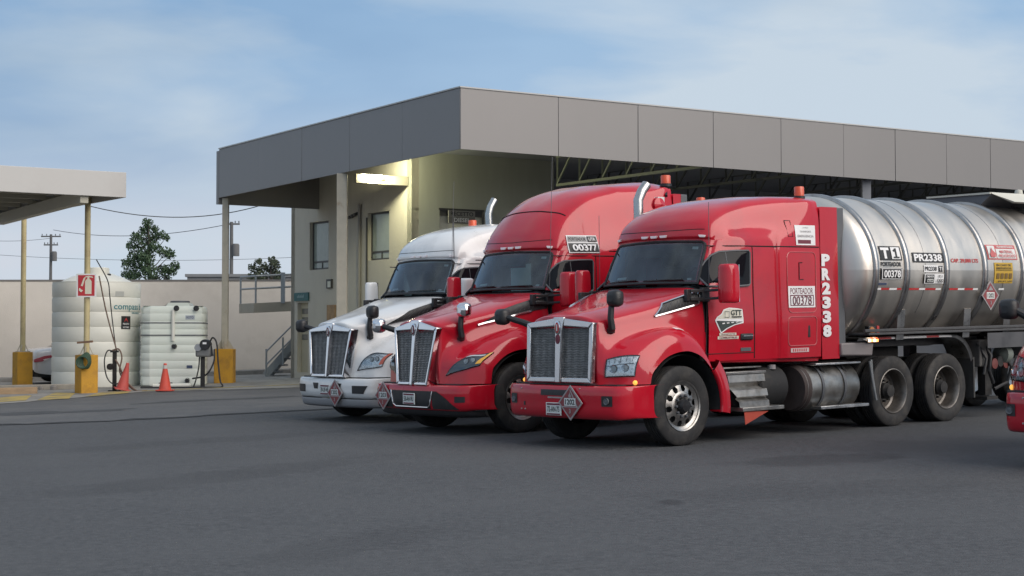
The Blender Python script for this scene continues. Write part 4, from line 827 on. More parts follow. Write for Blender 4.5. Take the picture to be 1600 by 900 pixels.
def drive_wheel(root, x, s):
    f = s; o = (x, s * 1.03, RT); mb = MB(); mb.lathe([(r, h * f) for r, h in tyre_prof(RT, .27)], o, 'y', 44); wh = mb.build("wheel", TYRE, root, smooth=50)
    mb = MB(); mb.lathe([(r, h * f) for r, h in tyre_prof(RT, .27)], (x, s * .70, RT), 'y', 36); mb.build("inner_tyre", TYRE, wh, smooth=50)
    mb = MB(); mb.lathe([(.335, .115 * f), (.34, .13 * f), (.328, .135 * f), (.312, .12 * f), (.30, .04 * f), (.295, -.08 * f), (.27, -.10 * f), (.24, -.085 * f), (.16, -.06 * f), (.12, -.06 * f)], o, 'y', 44); mb.build("rim", RIMD, wh, smooth=40)
    mb = MB(); mb.lathe([(.12, -.06 * f), (.12, .02 * f), (.095, .05 * f), (.09, .085 * f), (0, .09 * f)], o, 'y', 24); mb.build("hub_cap", DARK, wh)
    mb = MB()
    for k in range(10):
        a = 2 * math.pi * (k + .5) / 10; mb.lathe([(.018, -.07 * f), (.018, -.02 * f), (0, -.02 * f)], (o[0] + .155 * math.cos(a), o[1], o[2] + .155 * math.sin(a)), 'y', 6)
    for k in range(5):
        a = 2 * math.pi * k / 5; mb.lathe([(.035, -.088 * f), (0, -.086 * f)], (o[0] + .225 * math.cos(a), o[1], o[2] + .225 * math.sin(a)), 'y', 10)
    tag(mb.build("lug_nut", DARK, wh, smooth=0), kind="stuff")

def mirror_head(root, s, paint, dx, dark=False):
    x = -.62 + (dx - .16); hw_ = .125 if s > 0 else .08; yc = 1.42 if s > 0 else 1.44
    mb = MB(); rows = []
    for z, k in ((1.885, .7), (1.90, .9), (1.95, 1), (2.12, 1.02), (2.30, 1), (2.385, .92), (2.41, .7)):
        rows.append([(x - .10 * k, s * (yc - hw_ * k), z), (x + .02 * k, s * (yc - hw_ * 1.04 * k), z), (x + .10 * k, s * (yc - hw_ * .56 * k), z), (x + .115 * k, s * yc, z), (x + .09 * k, s * (yc + hw_ * .64 * k), z), (x + .02 * k, s * (yc + hw_ * k), z), (x - .10 * k, s * (yc + hw_ * k), z)])
    P = Surf(rows).sample(np.linspace(0, 6, 19), np.linspace(0, 6, 19)); mb.grid(P); mb.add([tuple(p) for p in P[-1]], [tuple(range(19))]); mb.add([tuple(p) for p in P[0]], [tuple(range(19))])
    hd = mb.build("door_mirror", GREYP if dark else paint, root, smooth=50)
    mb = MB(); mb.box(x - .112, x - .10, s * yc - hw_ * .96, s * yc + hw_ * .96, 1.9, 2.40); mb.build("mirror_glass", CHROME, hd)
    mb = MB(); uu = MB()
    for z in (1.96, 2.07): uu.bar((x + .12, s * 1.09, z - .015), (x - .0, s * 1.36, z), .055, .035)
    uu.bar((x + .36, s * 1.065, 1.95), (x + .12, s * 1.10, 1.945), .05, .05); uu.bar((x + .36, s * 1.065, 2.06), (x + .12, s * 1.10, 2.055), .05, .045)
    uu.box(x + .02, x + .16, s * 1.09 - .03, s * 1.09 + .03, 1.91, 2.10); uu.box(x + .33, x + .42, s * 1.045 - .03, s * 1.045 + .03, 1.92, 2.08)
    uu.build("mirror_arm", BLACK, hd, bevel=.008)
def hood_mirror(root, S, v0, u, v, s, chrome, k_=1.):
    b = Vector(S.at(u, v0 + s * v)); mb = MB()
    top = b + Vector((.02, s * .06, .42)); pts = [b, b + Vector((.02, s * .045, .03)), b + Vector((.045, s * .05, .16)), b + Vector((.035, s * .055, .30)), top]
    if s < 0: top = b + Vector((.22 * k_, s * .46 * k_, .20)); pts = [b, b + Vector((.03, -.08 * k_, .06)), b + Vector((.10 * k_, -.22 * k_, .12)), top]
    mb.tube(pts, [.055, .050, .045, .042, .034][:len(pts)], 10); mb.lathe([(0, -.03), (.055, -.03), (.06, .0), (.035, .05)], tuple(b), seg=14)
    st_ = mb.build("hood_mirror", BLACK, root)
    mb = MB(); c = top; rows = []
    for q, k in ((-.075, .55), (-.06, .85), (-.01, 1.), (.04, .95), (.075, .7), (.085, .35)):
        rows.append([(c.x + q * 1.1, c.y + math.copysign(abs(math.cos(t)) ** .55, math.cos(t)) * .11 * k + .055 * s, c.z + math.copysign(abs(math.sin(t)) ** .55, math.sin(t)) * .115 * k) for t in np.linspace(0, 2 * math.pi, 25)])
    mb.grid(np.array(rows)); mb.add(rows[-1][:-1], [tuple(range(24))]); mb.add(rows[0][:-1], [tuple(range(24))])
    mb.build("mirror_head", CHROME if chrome else BLACK, st_, smooth=60)

def placard(root, x, y, z, diag, num, tilt=0., cls="3"):
    h = diag / 2; mb = MB(); f = lambda a, b, w_: (x + w_, y + a * math.cos(tilt) - b * math.sin(tilt), z + a * math.sin(tilt) + b * math.cos(tilt))
    # board: diamond with real thickness
    mb.prism([(0, -h), (h, 0), (0, h), (-h, 0)], lambda a, b: f(a, b, -.014), lambda a, b: f(a, b, 0)); ob = mb.build("hazard_placard", PSIL, root, bevel=.004)
    d = Decal(lambda a, b, w_: f(a, b, .0005 + w_)); k = .86
    d.poly([(0, -h * k), (h * k, 0), (0, h * k), (-h * k, 0)], PRED)
    e_ = .035; d.poly([(0, h * .80), (h * .05, h * .74), (h * .62, -h * .20), (h * .55, -h * .30), (-h * .0, h * .68)], PSIL)
    d.poly([(-h * .72, -h * .19), (h * .72, -h * .19), (h * .67, -h * .25), (-h * .67, -h * .25)], PSIL)
    d.rect(-h * .47, h * .47, -h * .16, h * .27, PWHT); d.text(num, 0, h * .055, BDECAL, wd=h * .8, ht=h * .31, bold=.03)
    d.poly([(-h * .08, h * .30), (h * .10, h * .30), (h * .12, h * .40), (h * .04, h * .52), (h * .0, h * .64), (-h * .03, h * .50), (-h * .11, h * .42)], PSIL)
    d.text(cls, 0, -h * .46, PSIL, ht=h * .26, bold=.03); d.build("print", ob)
def licence_plate(root, x, y, z, text):
    mb = MB(); mb.box(x - .012, x, y - .15, y + .15, z - .085, z + .085); ob = mb.build("licence_plate", PWHT, root, bevel=.004)
    d = Decal(lambda a, b, w_: (x + .0005 + w_, y + a, z + b)); d.rect(-.13, .13, .052, .075, MAROON); d.rect(-.13, .13, -.078, -.058, MAROON); d.text(text, 0, 0, GREEND, wd=.24, ht=.075, bold=.01)
    d.build("print", ob)
def beacon(root, x, y, z, sc=1.):
    mb = MB(); mb.lathe([(0, 0), (.10 * sc, 0), (.10 * sc, .045), (.085 * sc, .05)], (x, y, z), seg=20); b = mb.build("beacon", BLACK, root)
    mb = MB(); mb.lathe([(.085 * sc, .05), (.085 * sc, .17), (.075 * sc, .185), (0, .19)], (x, y, z), seg=20); mb.build("beacon_lens", ORANGE, b)

def build_truck(label, pose, kind, paint, dx, roof, xr, extras=None, seamm=None, mirrors_dark=False, bw_=1.):
    root = thing("tractor_truck", (0, 0, 0), label, "truck", "tractor trucks parked side by side"); yard_frame(root, *pose)
    seamm = seamm or SEAM
    voc = kind == 'voc'
    # --- hood with fenders
    H = full(hood_rows(kind, dx)); hv = H.C // 2; n = 5
    us = np.linspace(0, H.R - 1, (H.R - 1) * n + 1); vs = np.linspace(0, H.C - 1, (H.C - 1) * n + 1)
    mb = MB(); mb.grid(H.sample(us, vs)); hood = mb.build("hood", paint, root, smooth=60)
    for s in (-1, 1):   # rear part of each front fender
        rows = []
        for t in (40, 28, 14, 0, -9):
            c, q = math.cos(R(t)), math.sin(R(t)); rows.append([(-r * c, s * y, RT + r * q) for r, y in ((.70, 1.0), (.70, 1.205), (.76, 1.222), (.84, 1.21), (.915, 1.165), (.925, .95))])
        mb = MB(); mb.grid(Surf(rows).sample(np.linspace(0, 4, 17), np.linspace(0, 5, 21))); mb.build("fender", paint, root, smooth=60)
        th = np.linspace(R(-6), R(186), 28); mb = MB()
        mb.grid(np.array([[(.69 * math.cos(t), s * y, RT + .69 * math.sin(t) - .01) for y in (.55, .8, 1.0, 1.19)] for t in th])); mb.add([(.69 * math.cos(t), s * .55, RT + .69 * math.sin(t) - .01) for t in th], [tuple(range(28))]); mb.build("wheel_well", DARK, root)
    # --- cab, sleeper and roof
    Cb = full(cab_rows(roof, dx, xr)); cv = Cb.C // 2
    n = 6; us = np.linspace(0, Cb.R - 1, (Cb.R - 1) * n + 1); vs = np.linspace(0, Cb.C - 1, (Cb.C - 1) * n + 1)
    G = Cb.sample(us, vs); sk = np.zeros((len(us) - 1, len(vs) - 1), bool)
    for i in range(len(us) - 1):
        for j in range(len(vs) - 1):
            if .12 < us[i] + .02 and us[i + 1] - .02 < 1.88 and abs((vs[j] + vs[j + 1]) / 2 - cv) < 1.86: sk[i, j] = True
    mb = MB(); mb.grid(G, skip=sk); mb.add([tuple(p) for p in G[-1]], [tuple(range(G.shape[1]))]); mb.build("cab", paint, root, smooth=50); cabmb = mb
    f2 = Cb.C - 1
    gl = Cb.sample(np.linspace(.04, 1.96, 14), np.linspace(cv - 1.97, cv + 1.97, 24)); gn = np.array([[Cb.normal(u, v) for v in np.linspace(cv - 1.97, cv + 1.97, 24)] for u in np.linspace(.04, 1.96, 14)])
    mb = MB(); mb.grid(gl + gn * .010); ws = mb.build("windscreen", WGLASS, root, smooth=60)
    mb = MB()
    rim = [(.03, -1.98), (.03, 1.98), (1.55, 2.0), (1.80, 1.97), (1.95, 1.80), (1.99, 0), (1.95, -1.80), (1.80, -1.97), (1.55, -2.0), (.03, -1.98)]
    uvline(mb, Cb, cv, rim, .022, None, .006); mb.build("windscreen_seal", BLACK, ws)
    mb = MB(); uvline(mb, Cb, cv, [(.10, -1.5), (.16, -.2)], .010, None, .03); uvline(mb, Cb, cv, [(.10, .1), (.17, 1.45)], .010, None, .03); mb.build("wiper", BLACK, ws)
    for (u_, v_, a_, b_) in ((.22, 1.62, .05, .07), (1.62, 1.60, .06, .10), (.30, -.9, .05, .22)):
        mb = MB(); mb.grid(uvpatch(Cb, cv, [(u_ - a_, v_ - b_), (u_ - a_, v_ + b_), (u_ + a_, v_ + b_), (u_ + a_, v_ - b_)], 3, 3, .006)); mb.build("windscreen_sticker", PWHT, ws)
    # interior seen through the windscreen
    mb = MB(); mb.tube([(-1.12 + dx - .16 + .10 * math.sin(t), .48 + .23 * math.cos(t), 2.18 + .20 * math.sin(t)) for t in np.linspace(0, 2 * math.pi, 25)], .018, 7); mb.bar((-1.12 + dx - .16, .48, 2.18), (-.85 + dx - .16, .48, 1.95), .06); mb.build("steering_wheel", BLACK, root)
    X = dx - .16
    mb = MB(); mb.hexa([(-.62 + X, -.85, 1.6), (-.62 + X, .85, 1.6), (-1.05 + X, .9, 1.6), (-1.05 + X, -.9, 1.6), (-.52 + X, -.80, 2.13), (-.52 + X, .80, 2.13), (-.98 + X, .9, 2.14), (-.98 + X, -.9, 2.14)]); mb.build("dashboard", SEATM, root, bevel=.03)
    for s in (-1, 1):
        mb = MB(); mb.box(-1.62 + X, -1.46 + X, s * .5 - .25, s * .5 + .25, 1.7, 2.42); mb.box(-1.60 + X, -1.48 + X, s * .5 - .14, s * .5 + .14, 2.44, 2.64); mb.build("seat", SEATM, root, bevel=.05)
    mb = MB(); mb.grid(np.array([[(-1.95 + .03 * math.sin(y * 23) + X, y, z) for y in np.linspace(-1.0, 1.0, 40)] for z in (1.4, 2.0, 2.72)])); mb.build("curtain", CURTAIN, root)
    mb = MB(); mb.box(-1.94 + X, -.95 + X, -.98, .98, 1.25, 1.32); mb.build("cab_floor", DARK, root)
    mb = MB()
    for s in (-1, 1): mb.box(-1.12 + X, -1.06 + X, s * .45 - .3, s * .45 + .3, 2.56, 2.7)
    mb.build("sun_visor", SEATM, root, bevel=.01)
    for s in (-1,):
        mb = MB(); mb.grid(np.array([[(-.98 - .38 * t + .012 * math.sin(18 * t * 3) + X, s * (.86 - .0 * t), z) for t in np.linspace(0, 1, 14)] for z in (2.15, 2.45, 2.7)])); mb.build("side_curtain", CURTAIN, root); break
    # side windows, seams, handles
    S_at = Cb
    dense = Cb.sample(np.linspace(0, Cb.R - 1, 70), np.linspace(cv + 3.2, Cb.C - 1, 60)).reshape(-1, 3)
    from mathutils.bvhtree import BVHTree
    bvh = BVHTree.FromPolygons([Vector(v) for v in cabmb.v], cabmb.f)
    cab_bvh = bvh
    def side_y(x, z):
        h = cab_bvh.ray_cast(Vector((x, 3, z)), Vector((0, -1, 0)))
        if h[0] is not None: return h[0].y
        d_ = (dense[:, 0] - x) ** 2 + (dense[:, 2] - z) ** 2; k = np.argsort(d_)[:4]; w_ = 1 / (d_[k] + 1e-5); return float((dense[k, 1] * w_).sum() / w_.sum())
    def sp(x, z, o_=.006, s=1): return (x, s * (side_y(x, z) + o_), z)
    win = [(-.60, 2.12), (-.615, 2.24), (-.66, 2.36), (-.73, 2.47), (-.82, 2.55), (-.92, 2.595), (-1.2, 2.61), (-1.40, 2.61), (-1.425, 2.58), (-1.425, 2.16), (-1.40, 2.13), (-1.0, 2.11)]
    win = [(x + X, z) for x, z in win]
    for s in (-1, 1):
        yy = max(side_y(x, z) for x, z in win)
        mb = MB(); c0 = (sum(p[0] for p in win) / len(win), sum(p[1] for p in win) / len(win))
        rows = [[sp(c0[0] + (x - c0[0]) * k, c0[1] + (z - c0[1]) * k, .018, s) for x, z in win + win[:1]] for k in (.02, .2, .4, .55, .7, .8, .9, 1.)]
        mb.grid(np.array(rows)); sw = mb.build("side_window", DGLASS, root, smooth=60)
        mb = MB(); mb.tube([sp(x, z, .016, s) for x, z in win + win[:1]], .014, 6); mb.tube([sp(-1.02 + X, z, .016, s) for z in (2.14, 2.35, 2.59)], .008, 6); mb.build("window_seal", GREYP, sw)
        mb = MB()
        dd = [(-.50 + X, 1.16), (-.52 + X, 1.6), (-.545 + X, 2.05)]
        mb.tube([sp(x, z, .001, s) for x, z in [(-.53 + X, 1.13), (-.53 + X, 1.5), (-.56 + X, 1.9)]], .008, 6)
        mb.tube([sp(-1.50 + X, z, .001, s) for z in np.linspace(1.12, 2.66, 8)], .009, 6)
        mb.tube([sp(x, 2.675, .001, s) for x in np.linspace(-.72 + X, xr + .02, 14)], .009, 6)
        mb.tube([sp(x, 1.20, .001, s) for x in np.linspace(-.55 + X, -1.48 + X, 6)], .006, 6)
        uvline(mb, Cb, cv, [(4, s * 1.99), (6, s * 1.985), (8, s * 1.98)] if False else [(3.35, s * 0), (3.4, s * 1.0), (3.5, s * 1.9)], .005, None, .0)
        mb.build("panel_seam", seamm, root)
        mb = MB(); mb.box(-1.45 + X, -1.20 + X, s * side_y(-1.3, 1.41) - .004, s * side_y(-1.3, 1.41) + s * .03, 1.375, 1.465); hd = mb.build("door_handle", BLACK, root, bevel=.03)
        mb = MB(); q = s * (side_y(-1.3, 1.41) + .035); mb.box(-1.43 + X, -1.23 + X, q - .006, q + .006, 1.425, 1.442); mb.build("handle_bar", CHROME, hd)
        mb = MB(); q = s * (side_y(-1.3, 1.25) + .004); mb.box(-1.42 + X, -1.21 + X, q - .005, q + .005, 1.22, 1.27); mb.build("model_badge", GREYP, root)
        mirror_head(root, s, paint, dx, mirrors_dark)
        # skirt under the cab
        mb = MB(); mb.hexa([(-.75 + X, s * .8, 1.02), (xr, s * .8, 1.02), (xr, s * 1.09, 1.03), (-.75 + X, s * 1.08, 1.08), (-.75 + X, s * .8, 1.12), (xr, s * .8, 1.12), (xr, s * 1.115, 1.12), (-.75 + X, s * 1.085, 1.12)]); mb.build("cab_skirt", paint, root, bevel=.01)
        # rear side fairing and rubber edge
        z1 = 3.30 if roof == 'mid' else 3.74; FL = .40 if roof == 'mid' else .18
        mb = MB(); rows = [[(xr - .012, s * 1.152, z) , (xr - .18, s * 1.157, z), (xr - FL, s * 1.157, z)] for z in (1.06, 2.0, 2.8, z1 - .04)]; mb.grid(Surf(rows).sample(np.linspace(0, 3, 8), np.linspace(0, 2, 5)))
        rows = [[(p[0], s * 1.10, p[2]) for p in r] for r in rows]; mb.grid(np.array(rows)); mb.hexa([(xr - FL, s * 1.10, 1.06), (xr - .012, s * 1.10, 1.06), (xr - .012, s * 1.152, 1.06), (xr - FL, s * 1.157, 1.06), (xr - FL, s * 1.10, 1.07), (xr - .012, s * 1.10, 1.07), (xr - .012, s * 1.152, 1.07), (xr - FL, s * 1.157, 1.07)]); fg = mb.build("rear_fairing", paint, root, smooth=50)
        mb = MB(); mb.box(xr - FL - .17, xr - FL - .002, s * 1.115 - .02, s * 1.115 + .03, 1.08, z1 - .04); mb.build("rubber_edge", GREYP, fg, bevel=.015)
    # marker lamps over the windscreen
    for v in (-1.83, -.40, 0, .40, 1.83):
        mb = MB(); P = uvpatch(Cb, cv, [(2.80, v - .10), (2.80, v + .10), (3.02, v + .14), (3.02, v - .14)], 4, 6, .022); mb.grid(P); Q = uvpatch(Cb, cv, [(2.77, v - .11), (2.77, v + .11), (3.05, v + .15), (3.05, v - .15)], 4, 6, .0)
        e0 = [P[0], P[:, -1], P[-1], P[:, 0]]; e1 = [Q[0], Q[:, -1], Q[-1], Q[:, 0]]
        for a_, b_ in zip(e0, e1): mb.grid(np.array([a_, b_]))
        mb.build("marker_lamp", MARKER, root)
    # --- grille
    g = dict(voc=dict(wt=.655, wb=.64, z0=.865, z1=1.655, arch=.065, x=1.155, bw=.075, cw=.11), t2=dict(wt=.54, wb=.385, z0=.74, z1=1.60, arch=.10, x=1.15, bw=.052, cw=.075), t1=dict(wt=.66, wb=.52, z0=.765, z1=1.575, arch=.09, x=1.16, bw=.055, cw=.07))['voc' if voc else extras['grille']]
    hw = lambda z: g['wb'] + (g['wt'] - g['wb']) * (z - g['z0']) / (g['z1'] - g['z0'])
    rk = lambda z: (-.05 if voc else -.10) * (z - g['z0']) + (0 if voc else .05)                                    # slight rearward rake
    x = g['x']; b = g['bw']; mb = MB()
    def piece(poly, x0, x1): mb.prism(poly, lambda a, c: (x0 + rk(c), a, c), lambda a, c: (x1 + rk(c), a, c))
    for s in (-1, 1):
        piece([(s * hw(g['z0']), g['z0']), (s * hw(g['z1']), g['z1']), (s * (hw(g['z1']) - b), g['z1'] - b * .9), (s * (hw(g['z0']) - b * .9), g['z0'] + b * .9)], x - (.05 if voc else .13), x + .035)
        piece([(s * hw(g['z1']), g['z1']), (s * .10, g['z1'] + g['arch']), (s * .085, g['z1'] - b * .55), (s * (hw(g['z1']) - b), g['z1'] - b * .9)], x - .08, x + .038)
        piece([(s * hw(g['z0']), g['z0']), (s * (hw(g['z0']) - b * .9), g['z0'] + b * .9), (s * .06, g['z0'] + b * .9), (s * .06, g['z0'])], x - (.05 if voc else .13), x + .033)
    piece([(-g['cw'] / 2, g['z0'] - .004), (g['cw'] / 2, g['z0'] - .004), (g['cw'] / 2 + .01, g['z1'] - .1), (.105, g['z1'] + g['arch'] + .015), (-.105, g['z1'] + g['arch'] + .015), (-g['cw'] / 2 - .01, g['z1'] - .1)], x - .06, x + .05)
    gr = mb.build("grille", CHROME if not voc else mat("grille_satin_chrome", (.60, .60, .61), .24, metal=1., var=.1, vscale=5), root, bevel=.014, smooth=40)
    mb = MB()
    for s in (-1, 1):
        a0, a1 = g['cw'] / 2, 0
        mb.add([(x - .03 + rk(z), s * y, z) for y, z in ((a0, g['z0'] + .02), (hw(g['z0']) - b * .6, g['z0'] + .02), (hw(g['z1']) - b * .6, g['z1'] - .02), (a0, g['z1'] - .02))], [(0, 1, 2, 3)])
    mb.build("grille_backing", GREYP, gr, smooth=0)
    mb = MB(); nsl = 30
    for i in range(nsl):
        z = g['z0'] + b * .8 + (g['z1'] - g['z0'] - b * 1.7) * (i + .5) / nsl; hh = (g['z1'] - g['z0']) / nsl * .42
        for s in (-1, 1):
            ys = np.linspace(g['cw'] / 2, hw(z) - b * .85, 9); P0, P1, P2 = [], [], []
            for j, y in enumerate(ys):
                o_ = (.004 if j % 2 else -.004); P0.append((x - .026 + rk(z), s * y, z - hh + o_)); P1.append((x - .006 + rk(z), s * y, z + o_)); P2.append((x - .026 + rk(z), s * y, z + hh + o_))
            mb.grid(np.array([P0, P1, P2]))
    tag(mb.build("grille_mesh", MESHM, gr, smooth=0), kind="stuff")
    ze = g['z1'] + g['arch'] - .125; xe = x + .05 + rk(ze)
    if voc or True:
        mb = MB(); mb.lathe([(.062, .0), (.062, .014), (.048, .018)], (xe, 0, ze), 'x', 24, sx=.85, sy=1.5); em = mb.build("emblem", CHROME, gr)
        mb = MB(); mb.lathe([(.047, .018), (.0, .022)], (xe, 0, ze), 'x', 24, sx=.85, sy=1.5); mb.build("emblem_badge", RDECAL if voc else MAROON, em)
        d = Decal(lambda a_, b_, w_: (xe + .0225 + w_, a_, ze + b_)); d.rect(-.012, .012, -.045, .045, PWHT, nx=1, ny=1); d.build("emblem_print", em)
        if voc: mb = MB(); mb.lathe([(.042, .0), (.042, .012), (0, .014)], (x + .05 + rk(ze - .15), 0, ze - .155), 'x', 20, sx=.85, sy=1.5); mb.build("emblem_badge", MAROON, em)
    # --- headlights
    HQ = [(.50, 3.70), (.56, 6.05), (2.02, 6.0), (1.50, 3.75)] if voc else ([(.42, 3.6), (1.0, 6.25), (2.6, 6.75), (1.75, 5.0)] if extras['grille'] == 't2' else [(.38, 3.72), (.62, 6.0), (2.0, 6.6), (1.65, 4.7)])
    for s in (-1, 1):
        q = [(u, s * v) for u, v in HQ]
        P = uvpatch(H, hv, q, 10, 12, .004); mb = MB(); mb.grid(P); B0 = uvpatch(H, hv, q, 10, 12, -.02)
        for a_, b_ in ((P[0], B0[0]), (P[-1], B0[-1]), (P[:, 0], B0[:, 0]), (P[:, -1], B0[:, -1])): mb.grid(np.array([a_, b_]))
        hl = mb.build("headlight", mat("reflector_silver", (.88, .88, .86), .25, metal=.6, var=.25, vscale=30, dirt=(.30, .31, .33), dscale=22, dlo=.52, dhi=.62) if (voc or extras['grille'] == 't1') else GREYP, root, smooth=50)
        c = np.array(q)
        def bl2(t, s_): return tuple((c[0] * (1 - t) + c[1] * t) * (1 - s_) + (c[3] * (1 - t) + c[2] * t) * s_)
        mb = MB()
        for t, s_, r_ in (((.30, .42, .055), (.68, .40, .05)) if voc else ((.32, .45, .045), (.55, .45, .045))):
            u, v = bl2(t, s_); o_ = Vector(H.off(u, hv + v, .006)); nn = Vector(H.normal(u, hv + v)); nn = nn if nn.x > 0 else -nn; nn = (nn + Vector((.7, 0, 0))).normalized()
            uu = nn.orthogonal().normalized(); vv = nn.cross(uu)
            for r0, h0, r1, h1, mm in ((r_, .0, r_ * .92, .014, BLACK), (r_ * .92, .014, r_ * .7, .004, CHROME), (r_ * .7, .004, .001, .012, PWHT)):
                A_ = [o_ + (uu * math.cos(k * .3307) + vv * math.sin(k * .3307)) * r0 + nn * h0 for k in range(20)]; B_ = [o_ + (uu * math.cos(k * .3307) + vv * math.sin(k * .3307)) * r1 + nn * h1 for k in range(20)]
                mb.grid(np.array([A_, B_]), mm)
        mb.build("projector", None, hl, smooth=40)
        mb = MB()
        for k in range(5 if voc else 3):
            a_ = .12 + k * .18; mb.grid(uvpatch(H, hv, [bl2(a_, .70), bl2(a_ + .014, .70), bl2(a_ + .014, .93), bl2(a_, .93)], 3, 2, .012), GREYP)
        mb.grid(uvpatch(H, hv, [bl2(.04, .60), bl2(.92, .58), bl2(.92, .605), bl2(.04, .625)], 2, 8, .012), GREYP); mb.build("reflector_bar", None, hl)
        mb = MB(); mb.grid(uvpatch(H, hv, q, 10, 12, .022)); mb.build("lens", LENS, hl, smooth=60)
        mb = MB(); pe = [bl2(t, 0) for t in np.linspace(0, 1, 10)] + [bl2(1, t) for t in np.linspace(.1, 1, 6)] + [bl2(t, 1) for t in np.linspace(.9, 0, 10)] + [bl2(0, t) for t in np.linspace(.9, 0, 6)]
        mb.tube([H.off(u, hv + v, .012) for u, v in pe], .008, 6); mb.build("lens_rim", seamm, hl)
        if not voc:
            mb = MB(); mb.grid(uvpatch(H, hv, [bl2(.80, .1), bl2(.99, .1), bl2(.99, .98), bl2(.86, .98)], 6, 4, .026)); mb.build("turn_lens", mat("amber_lens_bright", (.8, .42, .05), .25, coat=.6) if extras['grille'] == 't2' else mat("amber_red_lens", (.5, .10, .05), .25, coat=.6), hl)
            if extras['grille'] == 't2': mb = MB(); mb.grid(uvpatch(H, hv, [bl2(.05, .80), bl2(.78, .78), bl2(.78, .90), bl2(.06, .97)], 4, 10, .026)); mb.build("light_bar", mat("pale_light_bar", (.55, .57, .6), .3, coat=.5), hl)
        else:
            u, v = .12, 6.05; o_ = Vector(H.off(u, hv + s * v, .004)); mb = MB(); mb.lathe([(0, .02), (.02, .018), (.032, .0), (.03, -.02)], tuple(o_), 'x', 14); mb.build("turn_lamp", mat("amber_bead_lit", (.9, .4, .05), .3, emit=(1, .5, .1), estr=.5), root)
            mb = MB(); mb.grid(uvpatch(H, hv, [(5.6, s * 5.7), (6.35, s * 5.6), (6.25, s * 6.05), (5.65, s * 6.05)], 4, 5, .010)); mb.build("side_marker", MARKER, root)
        # side air intake
        IQ = [(5.9, s * 2.78), (8.62, s * 2.80), (8.72, s * 2.12), (6.55, s * 2.10)] if voc else [(4.9, s * 2.75), (8.9, s * 2.9), (8.95, s * 2.12), (6.4, s * 2.10)]
        mb = MB(); mb.grid(uvpatch(H, hv, IQ, 5, 14, .012)); it = mb.build("air_intake", BLACK, root)
        mb = MB(); P = uvpatch(H, hv, IQ, 5, 14, .014)
        edge_ = [tuple(p) for p in P[0]] + [tuple(p) for p in P[1:, -1]] + [tuple(p) for p in P[-1][::-1][1:]] + [tuple(p) for p in P[::-1, 0][1:]]
        if voc: mb.tube(edge_, .016, 6); mb.build("intake_frame", CHROME, it)
        else: mb.tube([tuple(p) for p in P[0][:10]], .020 if extras['grille'] == 't2' else .006, 6); mb.build("intake_trim", CHROME if extras['grille'] == 't2' else seamm, it)
        mb = MB()
        for k in range(9): a_ = .1 + k * .095; mb.grid(np.array([P[1][int(a_ * 13)], P[3][int(a_ * 13)]])[:, None, :].repeat(2, 1) + np.array([[[0, 0, 0], [.012, 0, .0]], [[0, 0, 0], [.012, 0, 0]]]))
        tag(mb.build("intake_slat", GREYP, it), kind="stuff")
        hood_mirror(root, H, hv, 3.75 if voc else 3.8, 3.05 if voc else 3.2, s, extras and extras.get('chromemirror', False), .5 if mirrors_dark else 1.)
    mb = MB(); uvline(mb, H, hv, [(9, -2.0), (9, 0), (9, 2.0)], .012, None, -.004)
    for s in (-1, 1): uvline(mb, H, hv, [(9, s * 2.0), (9, s * 4)], .010, None, -.002)
    mb.build("hood_gap", seamm, root)
    mb = MB(); mb.box(-.9 + X, .95, -.55, .55, .5, 1.5); mb.box(-.95 + X, -.5 + X, -1.0, 1.0, 1.1, 2.0); mb.build("engine_bay", DARK, root)
    # --- bumper
    pc = [(0, 1.235), (.35, 1.23), (.65, 1.21), (.88, 1.175), (1.05, 1.12), (1.15, 1.0), (1.20, .80), (1.21, .60)]
    pc = [(y_ * bw_, x_) for y_, x_ in pc]
    zt, zb = (.828, .385) if voc else (.745, .40 if extras['grille'] == 't1' else .36)
    rows = [[(x_ - o_, y_, z_ + (.02 * (y_ > 1.1) if z_ < .5 else 0)) for y_, x_ in pc] for z_, o_ in ((zb, .16), (zb + .012, .05), (zb + .09, .004), ((zt + zb) / 2, 0), (zt - .10, .0), (zt - .03, .014), (zt, .05), (zt + .004, .22))]
    Bp = full(rows); bv = Bp.C // 2; mb = MB(); mb.grid(Bp.sample(np.linspace(0, Bp.R - 1, 29), np.linspace(0, Bp.C - 1, 71))); bp_ = mb.build("bumper", paint, root, smooth=50)
    def vy(y): return float(np.interp(abs(y), [p[0] for p in pc], range(len(pc)))) * (1 if y >= 0 else -1)
    def uz(z): return float(np.interp(z, [r[0][2] for r in rows], range(len(rows))))
    def bquad(y0, y1, z0, z1, off, m_, name, y0b=None, y1b=None, mbx=None):
        mbx_ = mbx or MB(); mbx_.grid(uvpatch(Bp, bv, [(uz(z0), vy(y0 if y0b is None else y0b)), (uz(z0), vy(y1 if y1b is None else y1b)), (uz(z1), vy(y1)), (uz(z1), vy(y0))], 5, 9, off)); return mbx_.build(name, m_, bp_, smooth=50)
    if voc:
        bquad(-.29, .29, .69, .765, .004, BLACK, "bumper_slot"); bquad(-.14, .14, .655, .675, .012, PSIL, "slot_label")
        for s in (-1, 1):
            bquad(s * .83, s * .99, .57, .70, .005, BLACK, "fog_lamp_recess")
            mb = MB(); o_ = Vector(Bp.off(uz(.635), bv + vy(s * .91), .002)); mb.lathe([(.045, .0), (.045, .02), (.03, .012), (0, .016)], tuple(o_), 'x', 16); mb.build("fog_lamp", GREYP, bp_)
        bquad(-.67, -.63, .55, .60, .004, BLACK, "bumper_hole")
        mb = MB()
        for y_, z_ in ((-.72, .50), (-.64, .50), (-.72, .77), (.45, .79)): mb.lathe([(.012, 0), (.010, .008), (0, .01)], tuple(Bp.off(uz(z_), bv + vy(y_), .0)), 'x', 8)
